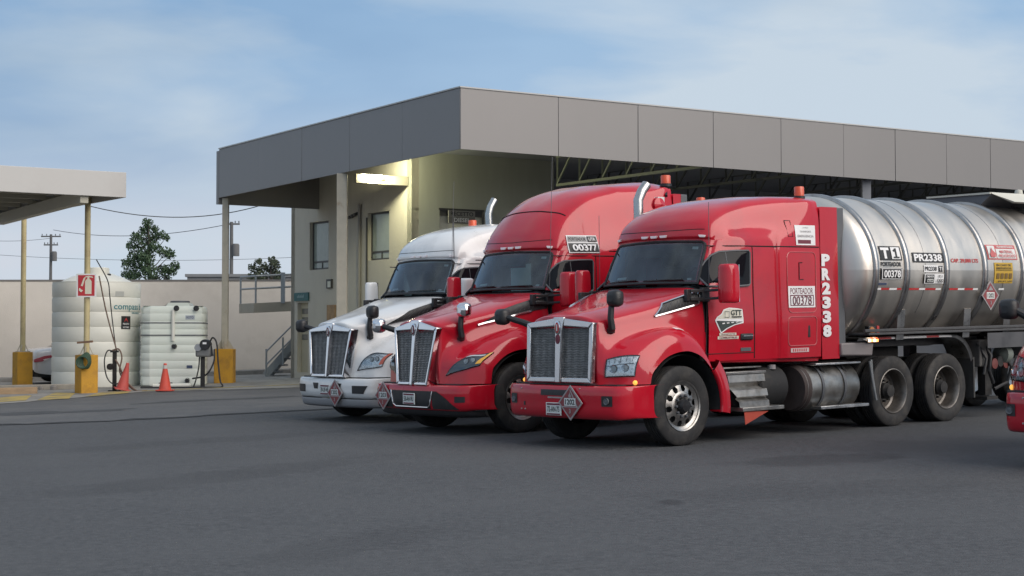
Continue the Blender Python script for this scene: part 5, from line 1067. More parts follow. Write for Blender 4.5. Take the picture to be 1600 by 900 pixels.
        tag(mb.build("bumper_bolt", PSIL, bp_), kind="stuff")
    elif extras['grille'] == 't2':
        bquad(-.50, .50, .40, .655, .006, BLACK, "bumper_intake", -.44, .44)
        mb = MB(); pts = [(uz(.655), vy(-.52)), (uz(.46), vy(-.46)), (uz(.425), vy(-.40)), (uz(.425), vy(.40)), (uz(.46), vy(.46)), (uz(.655), vy(.52))]; uvline(mb, Bp, bv, pts, .011, None, .012); mb.build("intake_trim", CHROME, bp_)
        for s in (-1, 1):
            bquad(s * .50, s * .60, .40, .655, .0055, DARK, "bumper_wedge", s * .5, s * 1.02); bquad(s * .96, s * 1.10, .50, .585, .006, BLACK, "fog_lamp_recess")
        mb = MB(); rr = [[(x_ - o_, y_ * .97, z_) for y_, x_ in pc[:-1]] for z_, o_ in ((.27, .16), (.30, .08), (.37, .05))]; mb.grid(full(rr).sample(np.linspace(0, 2, 7), np.linspace(0, 12, 40))); mb.build("lower_lip", BLACK, bp_)
    else:
        for s in (-1, 1): bquad(s * .72, s * 1.06, .50, .63, .006, BLACK, "fog_lamp_recess", s * .72, s * .98); bquad(s * .26, s * .44, .56, .66, .006, BLACK, "bumper_slot", s * .28, s * .40)
        mb = MB(); rr = [[(x_ - o_, y_ * .985, z_) for y_, x_ in pc] for z_, o_ in ((.25, .14), (.28, .06), (.36, .03), (.40, .03))]; mb.grid(full(rr).sample(np.linspace(0, 3, 9), np.linspace(0, 14, 40))); mb.build("lower_lip", mat("light_grey_lip", (.30, .30, .31), .55), bp_)
    mb = MB(); mb.box(.60, 1.06, -1.0, 1.0, zt - .03, zt + .02); mb.build("bumper_gap", BLACK, bp_)
    # --- wheels, chassis
    for s in (-1, 1): steer_wheel(root, 0, s)
    mb = MB(); mb.bar((0, -.95, .48), (0, .95, .48), .14); mb.build("front_axle", DARK, root)
    L1 = 4.56 if voc else 4.9
    for s in (-1, 1):
        for xx in (-L1, -L1 - 1.36): drive_wheel(root, xx, s)
    mb = MB()
    for s in (-1, 1): mb.box(-L1 - 2.1, -.4, s * .43 - .05, s * .43 + .05, .72, 1.0)
    for xx in (-L1 - 1.95, -L1 - .7, -3.2, -1.6): mb.box(xx - .08, xx + .08, -.38, .38, .74, .98)
    for xx in (-L1, -L1 - 1.36): mb.bar((xx, -.9, RT), (xx, .9, RT), .22)
    mb.box(-L1 - 1.1, -L1 + .2, -.45, .45, 1.0, 1.18); mb.build("chassis_frame", DARK, root, smooth=0, bevel=.01)
    for s in (-1, 1):
        # cab steps
        sp_ = MB(); sp_.box(-1.69, -.86, s * .86, s * 1.15, .905, .945); stp = sp_.build("step", STEPM, root, bevel=.008); sp_ = MB(); sp_.box(-1.69, -.70, s * .84, s * 1.06, .985, 1.005); sp_.build("step_plate", STEPM, root, bevel=.005); sp_ = MB(); sp_.box(-1.92, -1.06, s * 1.0, s * 1.27, .40, .455); sp_.build("step", STEPM, root, bevel=.008)
        mb = MB(); ps = [(.90, 1.135), (.80, 1.15), (.74, 1.10), (.69, 1.17), (.60, 1.19), (.57, 1.14), (.53, 1.20), (.42, 1.21)]
        mb.grid(np.array([[(-.90 - .10 * i / 7 - .07 * (i > 3), s * y_, z_) for i, (z_, y_) in enumerate(ps)], [(-1.66 - .02 * i / 7, s * y_, z_) for i, (z_, y_) in enumerate(ps)]]))
        so = mb.build("step_panel", STEPM, stp, smooth=0)
        mb = MB(); mb.prism([(-.90, .90), (-1.10, .42), (-1.25, .42), (-1.25, .90)], lambda a, c: (a, s * 1.10, c), lambda a, c: (a, s * .86, c)); mb.build("step_side", DARK, stp)
        mb = MB(); mb.lathe([(0, -1.55), (.27, -1.55), (.30, -1.58), (.30, -2.12), (.27, -2.15), (0, -2.15)], (-.02, s * .86, .70), 'x', 28); et = mb.build("exhaust_canister", DARK, root); mb = MB(); mb.lathe([(0, 0), (.06, 0), (.06, .06), (0, .065)], (-1.95, s * 1.02, .95), seg=12); mb.build("filler_cap", PSIL, et)
        mb = MB(); mb.lathe([(0, -2.48), (.30, -2.48), (.335, -2.52), (.335, -3.68), (.30, -3.73), (0, -3.73)], (0, s * .88, .655), 'x', 40); ft = mb.build("fuel_tank", mat("fuel_tank_aluminium", (.42, .405, .38), .38, metal=1., var=.16, vscale=3, dirt=(.20, .17, .14), dscale=3.5, dlo=.42, dhi=.75), root)
        mb = MB(); mb.lathe([(0, -2.472), (.31, -2.472), (.339, -2.53), (.339, -2.6)], (0, s * .88, .655), 'x', 40); mb.build("tank_end", mat("rusty_tank_end", (.060, .045, .042), .8, var=.3, vscale=5), ft)
        for xx in (-2.85, -3.35): mb = MB(); mb.lathe([(.338, xx - .025), (.346, xx - .025), (.346, xx + .025), (.338, xx + .025)], (0, s * .88, .655), 'x', 40); mb.build("strap", GREYP, ft)
        mb = MB(); mb.box(-3.75, -2.72, s * .95, s * 1.19, .975, 1.005); mb.box(-3.85, -2.75, s * 1.05, s * 1.25, .345, .39); mb.build("tank_step", ALU, ft, bevel=.006)
        mb = MB()
        for xx in (-2.9, -3.4): mb.bar((xx, s * 1.1, .975), (xx - .06, s * 1.13, .86), .03)
        mb.build("step_bracket", DARK, ft)
    return root, dict(H=H, hv=hv, Cb=Cb, cv=cv, side_y=side_y, sp=sp, Bp=Bp, bv=bv, uz=uz, vy=vy, X=X)

# nearest red truck ---------------------------------------------------------
t3, I3 = build_truck("nearest complete red truck with white number 2338 down its sleeper side", (1.5286, 23.0095, R(220.5)), 'voc', RED, .16, 'mid', -2.90)
sp3 = I3['sp']
def side_decal(I, base=.006, wk=1.):
    return lambda a, b, w_: (a, (I['side_y'](max(a, -2.85), b) if a > -2.9 else 1.158) + base + w_ * wk, b)
fn = side_decal(I3)
d = Decal(fn); d.rect(-2.77, -2.18, 1.81, 2.115, WDECAL); d.text("PORTEADOR", -2.475, 2.045, MAROON, wd=-.50, ht=.085, bold=.01); d.frame(-2.735, -2.215, 1.835, 1.99, .012, MAROON); d.text("00378", -2.475, 1.912, MAROON, wd=-.42, ht=.125, bold=.0); d.build("number_decal", t3)
d = Decal(fn); d.rect(-2.80, -2.38, 2.70, 2.985, WDECAL); d.rect(-2.70, -2.42, 2.72, 2.775, MAROON); 
for k, (t_, z_, h_) in enumerate((("AVISO", 2.95, .018), ("TRANSPORTE", 2.895, .026), ("EMERGENCIA", 2.83, .034))): d.text(t_, -2.59, z_, mat("grey_print", (.42, .40, .40), .6), wd=-(.12 + .11 * k), ht=h_)
d.build("notice_decal", t3)
d = Decal(fn)
for k, c_ in enumerate("PR2338"): d.text(c_, -3.015, 2.49 - k * .205, WDECAL, wd=-.19, ht=.175, bold=.06)
d.build("fleet_number", t3)
d = Decal(fn); d.rect(-2.62, -2.21, 1.175, 1.235, mat("pale_pink_label", (.62, .48, .48), .6)); 
for k in range(7): d.rect(-2.28 - k * .048, -2.255 - k * .048, 1.185, 1.225, RDECAL, lift=.002, nx=1, ny=1)
d.build("label_strip", t3)
# company logo on the door (a truck over a road, letters GTT)
d = Decal(fn); lx = lambda a: -.69 - a; 
d.poly([(lx(0), 1.655), (lx(.04), 1.70), (lx(.12), 1.74), (lx(.17), 1.80), (lx(.28), 1.825), (lx(.44), 1.815), (lx(.56), 1.80), (lx(.575), 1.66), (lx(.575), 1.61), (lx(.40), 1.585), (lx(.24), 1.535), (lx(.11), 1.47)], WDECAL)
d.poly([(lx(.05), 1.675), (lx(.06), 1.70), (lx(.14), 1.73), (lx(.18), 1.785), (lx(.27), 1.81), (lx(.28), 1.672)], CREAMD); d.poly([(lx(.29), 1.672), (lx(.285), 1.812), (lx(.54), 1.795), (lx(.555), 1.672)], CREAMD)
d.poly([(lx(.025), 1.65), (lx(.56), 1.63), (lx(.38), 1.595), (lx(.22), 1.545), (lx(.12), 1.495)], GREEND)
for k in range(4): d.poly([(lx(.14 + k * .09), 1.60 + k * .006), (lx(.19 + k * .09), 1.605 + k * .006), (lx(.18 + k * .09), 1.62 + k * .004), (lx(.13 + k * .09), 1.615 + k * .004)], WDECAL)
d.text("GTT", lx(.42), 1.755, GREEND, wd=-.22, ht=.075, bold=.02); d.rect(lx(.53), lx(.32), 1.69, 1.705, BDECAL, nx=2, ny=1)
d.frame(lx(.275), lx(.18), 1.69, 1.775, .006, GREEND); d.build("company_logo", t3)
d = Decal(fn); d.rect(-1.16, -.74, 1.395, 1.435, CREAMD); d.rect(-1.11, -.77, 1.445, 1.48, CREAMD); d.text("TRANSPORTES", -.94, 1.462, MAROON, wd=-.30, ht=.022); d.text("COMBUSTIBLES", -.95, 1.415, MAROON, wd=-.36, ht=.025); d.build("company_name", t3)
# hatches outlined on the sleeper side
SHINE = mat("hatch_edge_shine", (.52, .10, .10), .3, coat=1.)  # paler red paints the shine along the hatch edges
def hatch(root, I, x0, x1, z0, z1, r, m_):
    pts = []
    for cx, cz, a0 in ((x1 - r, z1 - r, 0), (x0 + r, z1 - r, 90), (x0 + r, z0 + r, 180), (x1 - r, z0 + r, 270)): pts += [(cx + r * math.cos(R(a0 + t)), cz + r * math.sin(R(a0 + t))) for t in (0, 30, 60, 90)]
    mb = MB(); mb.tube([I['sp'](x, z, .002) for x, z in pts + pts[:1]], .007, 6); return mb.build("hatch", m_, root)
hatch(t3, I3, -2.80, -2.17, 1.74, 2.60, .08, SHINE); hatch(t3, I3, -2.80, -2.16, 1.27, 1.68, .06, SHINE)
mb = MB(); mb.box(-2.66, -2.60, 1.135, 1.155, 1.38, 1.56); mb.build("hatch_handle", BLACK, t3, bevel=.01)
mb = MB(); mb.tube([sp3(-2.50, 2.45, .004), sp3(-2.43, 2.45, .004), sp3(-2.43, 2.21, .004), sp3(-2.52, 2.21, .004)], .007, 6); mb.build("hatch_recess", SEAM, t3)
mb = MB(); mb.tube([sp3(x, z, .001) for x, z in ((-2.24, 3.05), (-2.33, 3.05), (-2.33, 2.82), (-2.24, 2.82), (-2.24, 3.05))], .006, 6); mb.build("side_vent", SEAM, t3)
placard(t3, 1.265, .32, .605, .47, "1202"); licence_plate(t3, 1.258, -.02, .515, "72-AN-7S")
beacon(t3, -2.82, .86, 3.38, .85); beacon(t3, -2.75, -1.02, 3.34, .8)
mb = MB(); mb.tube([(-1.35, -1.22, 1.2), (-1.5, -1.2, 2.4), (-1.58, -1.2, 3.2), (-1.58, -1.2, 3.46), (-1.66, -1.2, 3.60), (-1.76, -1.2, 3.70)], .074, 20); mb.build("exhaust_stack", STACK, t3, smooth=60)
mb = MB(); mb.tube([(-.60, 1.10, 1.97), (-.62, 1.10, 2.6), (-.63, 1.10, 3.26)], .0045, 5); mb.build("antenna", GREYP, t3)
mb = MB(); mb.prism([(-1.10, .40), (-1.60, .385), (-1.12, .22)], lambda a, c: (a, 1.245, c), lambda a, c: (a, 1.252, c)); mb.build("orange_pennant", mat("pennant_orange", (.50, .08, .05), .6, var=.1), t3)
# drive axle fender, lamp bracket, mud flap of the near truck
for s in (-1, 1):
    mb = MB(); prof = [(-3.62, 1.352), (-4.2, 1.358), (-5.0, 1.36), (-5.9, 1.355), (-6.12, 1.33), (-6.30, 1.24), (-6.42, 1.10), (-6.48, .96)]
    mb.grid(Surf([[(x_, s * .80, z_) for x_, z_ in prof], [(x_, s * 1.235, z_) for x_, z_ in prof], [(x_, s * 1.245, z_ - .02) for x_, z_ in prof], [(x_, s * 1.23, z_ - .05) for x_, z_ in prof]]).sample(np.linspace(0, 3, 10), np.linspace(0, 7, 36))); fd = mb.build("axle_fender", ALU, t3, smooth=50)
    for (x0, x1, m_) in ((-3.75, -4.05, WDECAL), (-4.05, -4.42, RDECAL), (-4.42, -5.3, WDECAL), (-5.3, -5.62, RDECAL), (-5.62, -5.95, WDECAL)):
        mb = MB(); mb.grid(np.array([[(x_, s * 1.2475, 1.345), (x_, s * 1.2485, 1.318)] for x_ in np.linspace(x0, x1, 4)])); mb.build("reflective_tape", m_, fd)
    mb = MB(); mb.box(-6.62, -6.585, s * .82, s * 1.20, .34, .98); mb.build("mud_flap", mat("worn_mud_flap", (.045, .045, .045), .8, var=.3), t3)
    mb = MB(); mb.tube([(-3.98, s * 1.2, 1.02), (-4.0, s * 1.2, .8), (-4.08, s * 1.2, .42)], .018, 8); mb.tube([(-3.92, s * 1.22, 1.0), (-3.98, s * 1.22, .7), (-4.06, s * 1.22, .42)], .018, 8); mb.build("flap_bracket", GALV, t3)
mb = MB(); mb.hexa([(-3.30, 1.05, 1.08), (-3.98, 1.05, 1.06), (-4.02, 1.20, 1.08), (-3.30, 1.20, 1.10), (-3.30, 1.05, 1.28), (-4.06, 1.05, 1.28), (-4.06, 1.20, 1.28), (-3.30, 1.20, 1.28)]); bk = mb.build("battery_box", mat("grey_cover", (.22, .20, .20), .5, var=.1), t3, bevel=.02)
mb = MB(); mb.box(-3.86, -4.12, 1.20, 1.24, 1.275, 1.335); lpb = mb.build("marker_bar", BLACK, t3)
for k, m_ in enumerate((LAMPPK, LAMPON, LAMPPK, LAMPON)): mb = MB(); mb.box(-3.87 - k * .06, -3.92 - k * .06, 1.24, 1.252, 1.285, 1.325); mb.build("marker_lens", m_, lpb)
mb = MB(); mb.box(-4.10, -3.92, 1.14, 1.22, 1.38, 1.52); sl = mb.build("turn_signal", BLACK, t3, bevel=.01)
mb = MB(); mb.lathe([(.06, 0), (.055, .012), (0, .016)], (-3.99, 1.22, 1.45), 'y', 18); mb.build("signal_lens", mat("amber_lens_dull", (.45, .17, .04), .3, coat=.5), sl)
mb = MB(); mb.box(-4.16, -4.105, 1.15, 1.225, 1.40, 1.52); mb.build("signal_lens", mat("red_lens", (.5, .05, .04), .3, coat=.5), sl)

# second red truck ----------------------------------------------------------
t2, I2 = build_truck("middle red truck with high roof and chrome tall narrow grille", (-.56, 25.96, R(219.5)), 'aero', RED, .08, 'high', -3.25, dict(grille='t2', chromemirror=True))
d = Decal(side_decal(I2, .012, 3.)); d.rect(-1.67, -1.11, 2.72, 3.0, WDECAL); d.rect(-1.655, -1.125, 2.735, 2.875, BDECAL); d.rect(-1.46, -1.125, 2.895, 2.985, mat("grey_print_band", (.38, .38, .38), .6)); d.text("PORTEADOR", -1.295, 2.94, BDECAL, wd=-.31, ht=.055, bold=.02); d.rect(-1.65, -1.475, 2.90, 2.985, BDECAL); d.text("UTR", -1.56, 2.94, WDECAL, wd=-.12, ht=.05); d.text("00377", -1.39, 2.805, WDECAL, wd=-.44, ht=.105, bold=.03); d.build("number_decal", t2)
placard(t2, 1.235, -.74, .56, .44, "1203"); licence_plate(t2, 1.262, -.03, .535, "58-AH-9U")
beacon(t2, -3.27, .98, 3.83, .95); beacon(t2, -2.95, -1.08, 3.72, .8)
mb = MB(); mb.bar((-3.27, .98, 3.86), (-3.10, 1.16, 3.66), .04); mb.build("beacon_bracket", BLACK, t2)
d = Decal(side_decal(I2)); d.rect(-3.05, -2.88, 3.48, 3.64, PWHT); d.build("label_patch", t2)
mb = MB(); mb.box(-.98, -.95, -.24, .26, 2.15, 2.52); mb.box(-.98, -.95, .14, .27, 2.52, 2.58); mb.build("cardboard_sheet", BOARD, t2)
mb = MB(); mb.tube([(-.7, 1.0, 2.2), (-.75, 1.0, 3.2), (-.8, 1.0, 4.2)], .004, 5); mb.build("antenna", GREYP, t2); mb = MB(); mb.tube([(-1.6, 1.16, 2.1), (-1.6, 1.17, 3.3)], .004, 5); mb.build("antenna", GREYP, t2)
mb = MB(); uvline(mb, I2['Cb'], I2['cv'], [(4.9, -1.95), (4.95, 0), (4.9, 1.95)], .010, None, .001); mb.build("panel_seam", SEAM, t2)
mb = MB(); mb.lathe([(0, 0), (.13, .02), (.12, .16), (0, .2)], (-2.95, 1.0, 3.52), 'y', 16); mb.build("air_horn", RED, t2)
# white truck ---------------------------------------------------------------
t1, I1 = build_truck("white truck farthest back in the row with grey split grille", (-2.19, 29.21, R(219)), 'aero', WHITE, .10, 'mid', -3.1, dict(grille='t1'), SEAMW)
placard(t1, 1.265, .29, .50, .47, "1202"); licence_plate(t1, 1.262, -.03, .55, "39-UF-4E")
beacon(t1, -2.35, -.5, 3.36, .9)
mb = MB(); mb.tube([(-3.3, -1.15, 1.2), (-3.28, -1.15, 3.0), (-3.25, -1.15, 3.72), (-3.30, -1.15, 3.86), (-3.40, -1.15, 4.0)], .07, 20); mb.build("exhaust_stack", STACK, t1, smooth=60)
mb = MB(); mb.tube([(-.7, 1.0, 2.2), (-.75, 1.0, 3.2), (-.8, 1.0, 4.1)], .004, 5); mb.build("antenna", GREYP, t1); mb = MB(); mb.tube([(-.85, .90, 2.76), (-.85, .90, 3.40)], .009, 6); mb.build("antenna", GREYP, t1)
mb = MB(); mb.grid(np.array([[(-1.0 - .02 * t, -.84 + .22 * t * (1 - s_ * .9), 2.15 + .42 * s_) for t in (0, .5, 1)] for s_ in (0, .35, .7, 1)])); mb.build("pale_curtain", BOARD, t1)
# truck cut by the right edge ----------------------------------------------
t4, I4 = build_truck("red truck at the right edge, only its front corner in view", (6.98, 18.5, R(221)), 'voc', RED, .16, 'mid', -2.90, mirrors_dark=True, bw_=.91)

# ------------------------------------------------------------------ tanker trailer behind the nearest truck
tr = thing("tanker_trailer", (0, 0, 0), "ribbed stainless steel tanker trailer hitched behind the nearest red truck", "tanker trailer"); yard_frame(tr, 1.5286, 23.0095, R(220.5))
TZ, TA, TB_, TY = 2.344, 1.218, 1.1415, .2646
TX0, TX1 = -3.52, -12.6
def ell(x, th, k=0.): return (x, TY + (TA + k) * math.cos(th), TZ + (TB_ + k) * math.sin(th))
NS = 72; ths = np.linspace(0, 2 * math.pi, NS + 1)
prof = [(TX0 + .20, .0), (TX0 + .19, .35), (TX0 + .15, .65), (TX0 + .07, .88), (TX0, .955), (TX0 - .05, .985)] + [(x_, 1.0) for x_ in np.linspace(TX0 - .1, TX1, 40)] + [(TX1 - .05, .98), (TX1 - .15, .8), (TX1 - .2, .4), (TX1 - .2, 0)]
mb = MB(); mb.grid(np.array([[(x_, TY + TA * k * math.cos(t), TZ + TB_ * k * math.sin(t)) for t in ths] for x_, k in prof])); mb.build("tank_shell", STEEL, tr, smooth=40)
for xr_ in [-3.76, -4.51, -5.51, -6.53, -7.59, -8.6, -9.6, -10.6, -11.6, -12.4]:
    mb = MB(); pr = [(-.055, .002), (-.05, .028), (-.03, .045), (.03, .045), (.05, .028), (.055, .002)]; mb.grid(np.array([[ell(xr_ + a_, t, k) for t in ths] for a_, k in pr])); mb.build("ring", STEELD, tr, smooth=50)
mb = MB()
for xr_ in (-4.98, -7.05): mb.tube([ell(xr_, t, .0) for t in np.linspace(-.6, math.pi * .6, 24)], .006, 5)
mb.build("weld_seam", STEELD, tr)
mb = MB(); mb.tube([(TX0 + .0 + .05, TY + TA * .93 * math.cos(t), TZ + TB_ * .0 + .0) for t in np.linspace(0, math.pi, 8)], .006, 5); 
tfn = lambda a, th, w_: ell(a, R(th), .003 + w_ * 3.2)
def K(z0, z1, n=1): return z0, z1
d = Decal(tfn); d.rect(-4.41, -3.89, 6.9, 17.8, BDECAL); d.text("T", -4.02, 12.4, WDECAL, wd=-.20, ht=8.4, bold=.05); d.rect(-4.37, -4.16, 7.9, 16.9, WDECAL); d.poly([(-4.245, 8.9), (-4.245, 13.6), (-4.215, 13.2), (-4.20, 14.3), (-4.255, 16.0), (-4.29, 16.0), (-4.29, 8.9)], BDECAL); d.rect(-4.335, -4.195, 8.6, 9.6, BDECAL, nx=4, ny=1); d.build("number_decal", tr)
d = Decal(tfn); d.text("PORTEADOR", -4.13, 4.1, BDECAL, wd=-.49, ht=3.4, bold=.035); d.rect(-4.385, -3.87, -7.2, 1.3, BDECAL); d.frame(-4.37, -3.885, -6.7, .8, .018, WDECAL) if False else None
d.rect(-4.37, -3.885, .55, .95, WDECAL); d.rect(-4.37, -3.885, -6.9, -6.5, WDECAL); d.rect(-4.37, -4.355, -6.5, .55, WDECAL); d.rect(-3.90, -3.885, -6.5, .55, WDECAL); d.text("00378", -4.128, -3.0, WDECAL, wd=-.40, ht=5.4, bold=.03); d.build("number_decal", tr)
d = Decal(tfn); d.rect(-5.45, -4.67, 5.6, 13.2, BDECAL); d.text("PR2338", -5.06, 9.4, WDECAL, wd=-.70, ht=5.6, bold=.035); d.build("number_decal", tr)
d = Decal(tfn); d.rect(-5.42, -4.93, -1.6, 3.6, WDECAL); d.text("PR2338", -5.10, 1.0, BDECAL, wd=-.30, ht=3.2, bold=.03); d.rect(-5.40, -5.29, -1.2, 3.2, BDECAL); d.text("T1", -5.345, 1.0, WDECAL, wd=-.08, ht=2.8, bold=.03)
d.rect(-5.42, -4.93, -10.1, -2.8, WDECAL); d.rect(-5.17, -4.95, -9.6, -3.4, BDECAL); d.text("DIMENSION", -5.06, -4.8, WDECAL, wd=-.18, ht=1.6); d.rect(-5.14, -4.99, -8.9, -6.6, PWHT); d.text("0218", -5.06, -7.8, BDECAL, wd=-.12, ht=1.5); d.text("T1", -5.30, -4.8, BDECAL, wd=-.1, ht=1.8); d.text("1202", -5.30, -7.9, BDECAL, wd=-.17, ht=2.4, bold=.03); d.build("data_label", tr)
d = Decal(tfn); d.text("CAP. 29,000 LTS", -6.0, 7.2, RDECAL, wd=-.72, ht=3.6, bold=.03); d.build("capacity_lettering", tr)
d = Decal(tfn); PINK = mat("faded_red_print", (.52, .13, .13), .6); d.rect(-7.46, -6.64, 8.6, 20.8, PINK); d.rect(-7.43, -6.90, 9.6, 17.4, PWHT); d.rect(-6.87, -6.67, 9.6, 19.9, PWHT); d.text("TRANSPORTANDO", -7.16, 18.9, PWHT, wd=-.46, ht=1.6); d.text("MATERIAL", -7.17, 15.0, PINK, wd=-.36, ht=2.4, bold=.02); d.text("PELIGROSO", -7.17, 11.6, PINK, wd=-.46, ht=2.4, bold=.02); d.poly([(-6.71, 10.4), (-6.83, 10.4), (-6.85, 13.5), (-6.79, 15.6), (-6.76, 18.6), (-6.73, 14.8), (-6.69, 13.2)], PINK); d.build("warning_label", tr)
d = Decal(tfn); YL = mat("yellow_label", (.52, .33, .04), .6, var=.06); d.rect(-7.30, -6.79, -10.2, 6.2, YL); d.text("EN CASO DE", -7.045, 4.2, BDECAL, wd=-.40, ht=1.6); d.text("EMERGENCIA", -7.045, 1.9, BDECAL, wd=-.42, ht=1.3); d.rect(-7.27, -6.82, .2, .6, BDECAL)
for k in range(4): d.rect(-6.92 - k * .115, -6.84 - k * .115, -6.4, -2.2, mat("label_brown", (.18, .11, .03), .6), lift=.004)
d.text("800 002 1400", -7.045, -8.4, BDECAL, wd=-.40, ht=1.3); d.build("emergency_label", tr)
for i, (x0, x1) in enumerate([(-3.82, -3.92), (-4.12, -4.30), (-4.85, -5.0), (-5.27, -5.40), (-5.85, -6.02), (-6.25, -6.38), (-6.95, -7.1)]):
    d = Decal(tfn); d.rect(x0, x1, -14.9 - i * .12, -13.4 - i * .12, WDECAL, nx=2, ny=1); d.build("reflective_tape", tr)
for i, (x0, x1) in enumerate([(-3.92, -4.12), (-4.30, -4.41), (-4.60, -4.85), (-5.0, -5.27), (-5.62, -5.85), (-6.02, -6.25)]):
    d = Decal(tfn); d.rect(x0, x1, -14.9 - i * .12, -13.4 - i * .12, RDECAL, nx=2, ny=1); d.build("reflective_tape", tr)
d = Decal(tfn); d.rect(-4.05, -3.80, -11.6, -8.9, PSIL); d.rect(-4.03, -3.83, -11.2, -9.6, mat("navy_label", (.05, .07, .13), .5)); d.build("maker_label", tr)
# diamond placard on the tank side
hz = .235
def pf(a, b, w_):
    th = math.asin((1.95 + b - TZ) / TB_) if abs((1.95 + b - TZ) / TB_) < 1 else -1; return (-6.67 - a, TY + TA * math.cos(R(-16)) + .05 + w_, 1.95 + b)
mb = MB(); mb.prism([(0, -hz), (hz, 0), (0, hz), (-hz, 0)], lambda a, b: pf(a, b, -.014), lambda a, b: pf(a, b, 0)); ob = mb.build("hazard_placard", PSIL, tr)
d = Decal(lambda a, b, w_: pf(a, b, .0005 + w_)); k = .86; h = hz; d.poly([(0, -h * k), (h * k, 0), (0, h * k), (-h * k, 0)], PRED); d.rect(-h * .45, h * .45, -h * .22, h * .22, PWHT); d.text("1202", 0, 0, BDECAL, wd=h * .72, ht=h * .3, bold=.03); d.poly([(-h * .30, h * .34), (h * .30, h * .34), (0, h * .66)], PSIL); d.text("3", 0, -h * .48, PSIL, ht=h * .26, bold=.03); d.build("print", ob)
d = Decal(lambda a, b, w_: (TX0 + .165 + w_ - (.06 * (abs(a) > .0)), TY + a, TZ + b))
mb = MB(); mb.box(TX0 + .12, TX0 + .132, TY + .62, TY + .86, 2.28, 2.62); nb = mb.build("front_notice", mat("faded_pink_label", (.42, .30, .33), .6, var=.1), tr)
# spill box on the tank top
CRB = mat("spill_box_cream", (.62, .60, .52), .6, var=.06)
mb = MB()
zc = TZ + TB_; b0, b1 = -7.65, -11.5
mb.hexa([(b0, TY - .38, zc - .06), (b1, TY - .38, zc - .06), (b1, TY + .38, zc - .06), (b0, TY + .38, zc - .06), (b0, TY - .62, zc + .13), (b1, TY - .62, zc + .13), (b1, TY + .62, zc + .13), (b0, TY + .62, zc + .13)]); bxs = mb.build("spill_box", mat("spill_box_dark", (.14, .145, .16), .6), tr, smooth=0)
mb = MB(); mb.hexa([(b0 - .0, TY + .64, zc + .14), (b1, TY + .64, zc + .14), (b1, TY + .84, zc - .02), (b0 - .28, TY + .84, zc - .02), (b0, TY + .62, zc + .165), (b1, TY + .62, zc + .165), (b1, TY + .88, zc - .0), (b0 - .28, TY + .88, zc - .0)])
mb.box(b0 - .03, b0 + .03, TY - .62, TY + .62, zc + .135, zc + .165); mb.build("spill_rail", CRB, bxs, smooth=0)
mb = MB(); mb.lathe([(.0, .2), (.06, .19), (.07, .14), (.07, .10)], (b0 - 1.0, TY + .5, zc + .05), seg=14); mb.build("vent_valve", CRB, bxs)
# trailer chassis, saddles, landing gear, axles
mb = MB()
for s in (-1, 1): mb.box(-12.4, -3.6, TY + s * .50 - .06, TY + s * .50 + .06, 1.19, 1.30)
mb.box(-12.4, -3.7, TY + .60, TY + 1.12, 1.385, 1.42); mb.box(-12.4, -3.62, TY + 1.08, TY + 1.12, 1.43, 1.475); mb.build("chassis_rail", mat("trailer_frame_grey", (.085, .085, .088), .6, metal=.4, var=.2), tr, smooth=0, bevel=.008)
for xs_ in (-4.6, -6.3, -7.4, -8.7, -10.0, -11.4):
    mb = MB(); mb.hexa([(xs_ - .09, TY - 1.0, 1.30), (xs_ + .09, TY - 1.0, 1.30), (xs_ + .09, TY + 1.0, 1.30), (xs_ - .09, TY + 1.0, 1.30), (xs_ - .09, TY - 1.05, 1.75), (xs_ + .09, TY - 1.05, 1.75), (xs_ + .09, TY + 1.05, 1.75), (xs_ - .09, TY + 1.05, 1.75)]); mb.build("saddle", STEELD, tr, smooth=0)
mb = MB(); mb.grid(np.array([[(x_, TY + 1.13, 1.12), (x_, TY + 1.13, 1.36)] for x_ in np.linspace(-6.7, -11.5, 8)])); mb.build("side_skirt", mat("trailer_skirt", (.10, .10, .105), .5, metal=.5, var=.2), tr, smooth=0)
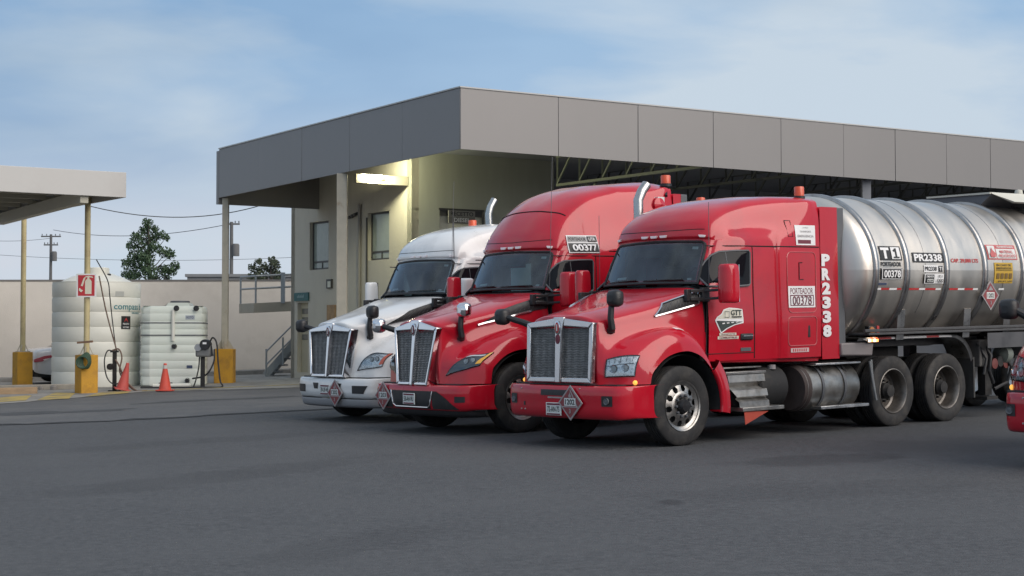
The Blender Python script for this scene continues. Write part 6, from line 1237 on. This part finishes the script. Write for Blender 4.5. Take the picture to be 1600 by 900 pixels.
for s in (-1, 1):
    mb = MB(); mb.box(-7.30, -7.12, TY + s * .72 - .07, TY + s * .72 + .07, .35, 1.30); mb.box(-7.36, -7.06, TY + s * .72 - .14, TY + s * .72 + .14, .28, .33); mb.build("landing_leg", DARK, tr, smooth=0)
for xw in (-9.6, -10.9):
    for s in (-1, 1):
        mb = MB(); mb.lathe([(r, h_ * s) for r, h_ in tyre_prof(RT, .3)], (xw, TY * .4 + s * 1.0, RT), 'y', 32); wt = mb.build("wheel", TYRE, tr, smooth=50); mb = MB(); mb.lathe([(.34, .1 * s), (.3, .05 * s), (.28, -.06 * s), (.1, -.03 * s), (.1, .1 * s), (0, .1 * s)], (xw, TY * .4 + s * 1.0, RT), 'y', 28); mb.build("rim", ALU, wt)
# valve manifold hanging under the tank
mb = MB(); mb.box(-7.0, -6.75, TY + .55, TY + .95, .82, 1.25); mf = mb.build("valve_box", mat("grimy_grey", (.11, .105, .10), .7, var=.3), tr, bevel=.02)
RV = mat("valve_red_brown", (.16, .04, .035), .6, var=.2)
for k in range(3):
    mb = MB(); mb.lathe([(0, -.14), (.06, -.14), (.06, .05), (.085, .06), (.085, .10), (0, .11)], (-7.15 - k * .16, TY + .86, .86 + .03 * (k % 2)), 'y', 14); mb.build("valve", RV if k != 1 else DARK, mf)
mb = MB(); mb.tube([(-6.9, TY + .9, 1.2), (-7.0, TY + .98, 1.0), (-6.95, TY + .98, .75), (-7.1, TY + .95, .55)], .03, 8); mb.tube([(-6.75, TY + .9, 1.2), (-6.85, TY + 1.0, .95), (-6.8, TY + .98, .7)], .025, 8); mb.tube([(-7.4, TY + .9, 1.1), (-7.55, TY + 1.0, .8), (-7.5, TY + .95, .55), (-7.2, TY + .9, .45)], .028, 8); mb.build("hose", BLACK, mf)
mb = MB(); mb.lathe([(0, -.0), (.13, .02), (.16, .1), (.15, .2), (0, .24)], (-7.6, TY + .9, 1.0), 'x', 16); mb.build("air_canister", mat("pale_green_grey", (.16, .18, .16), .6), mf)
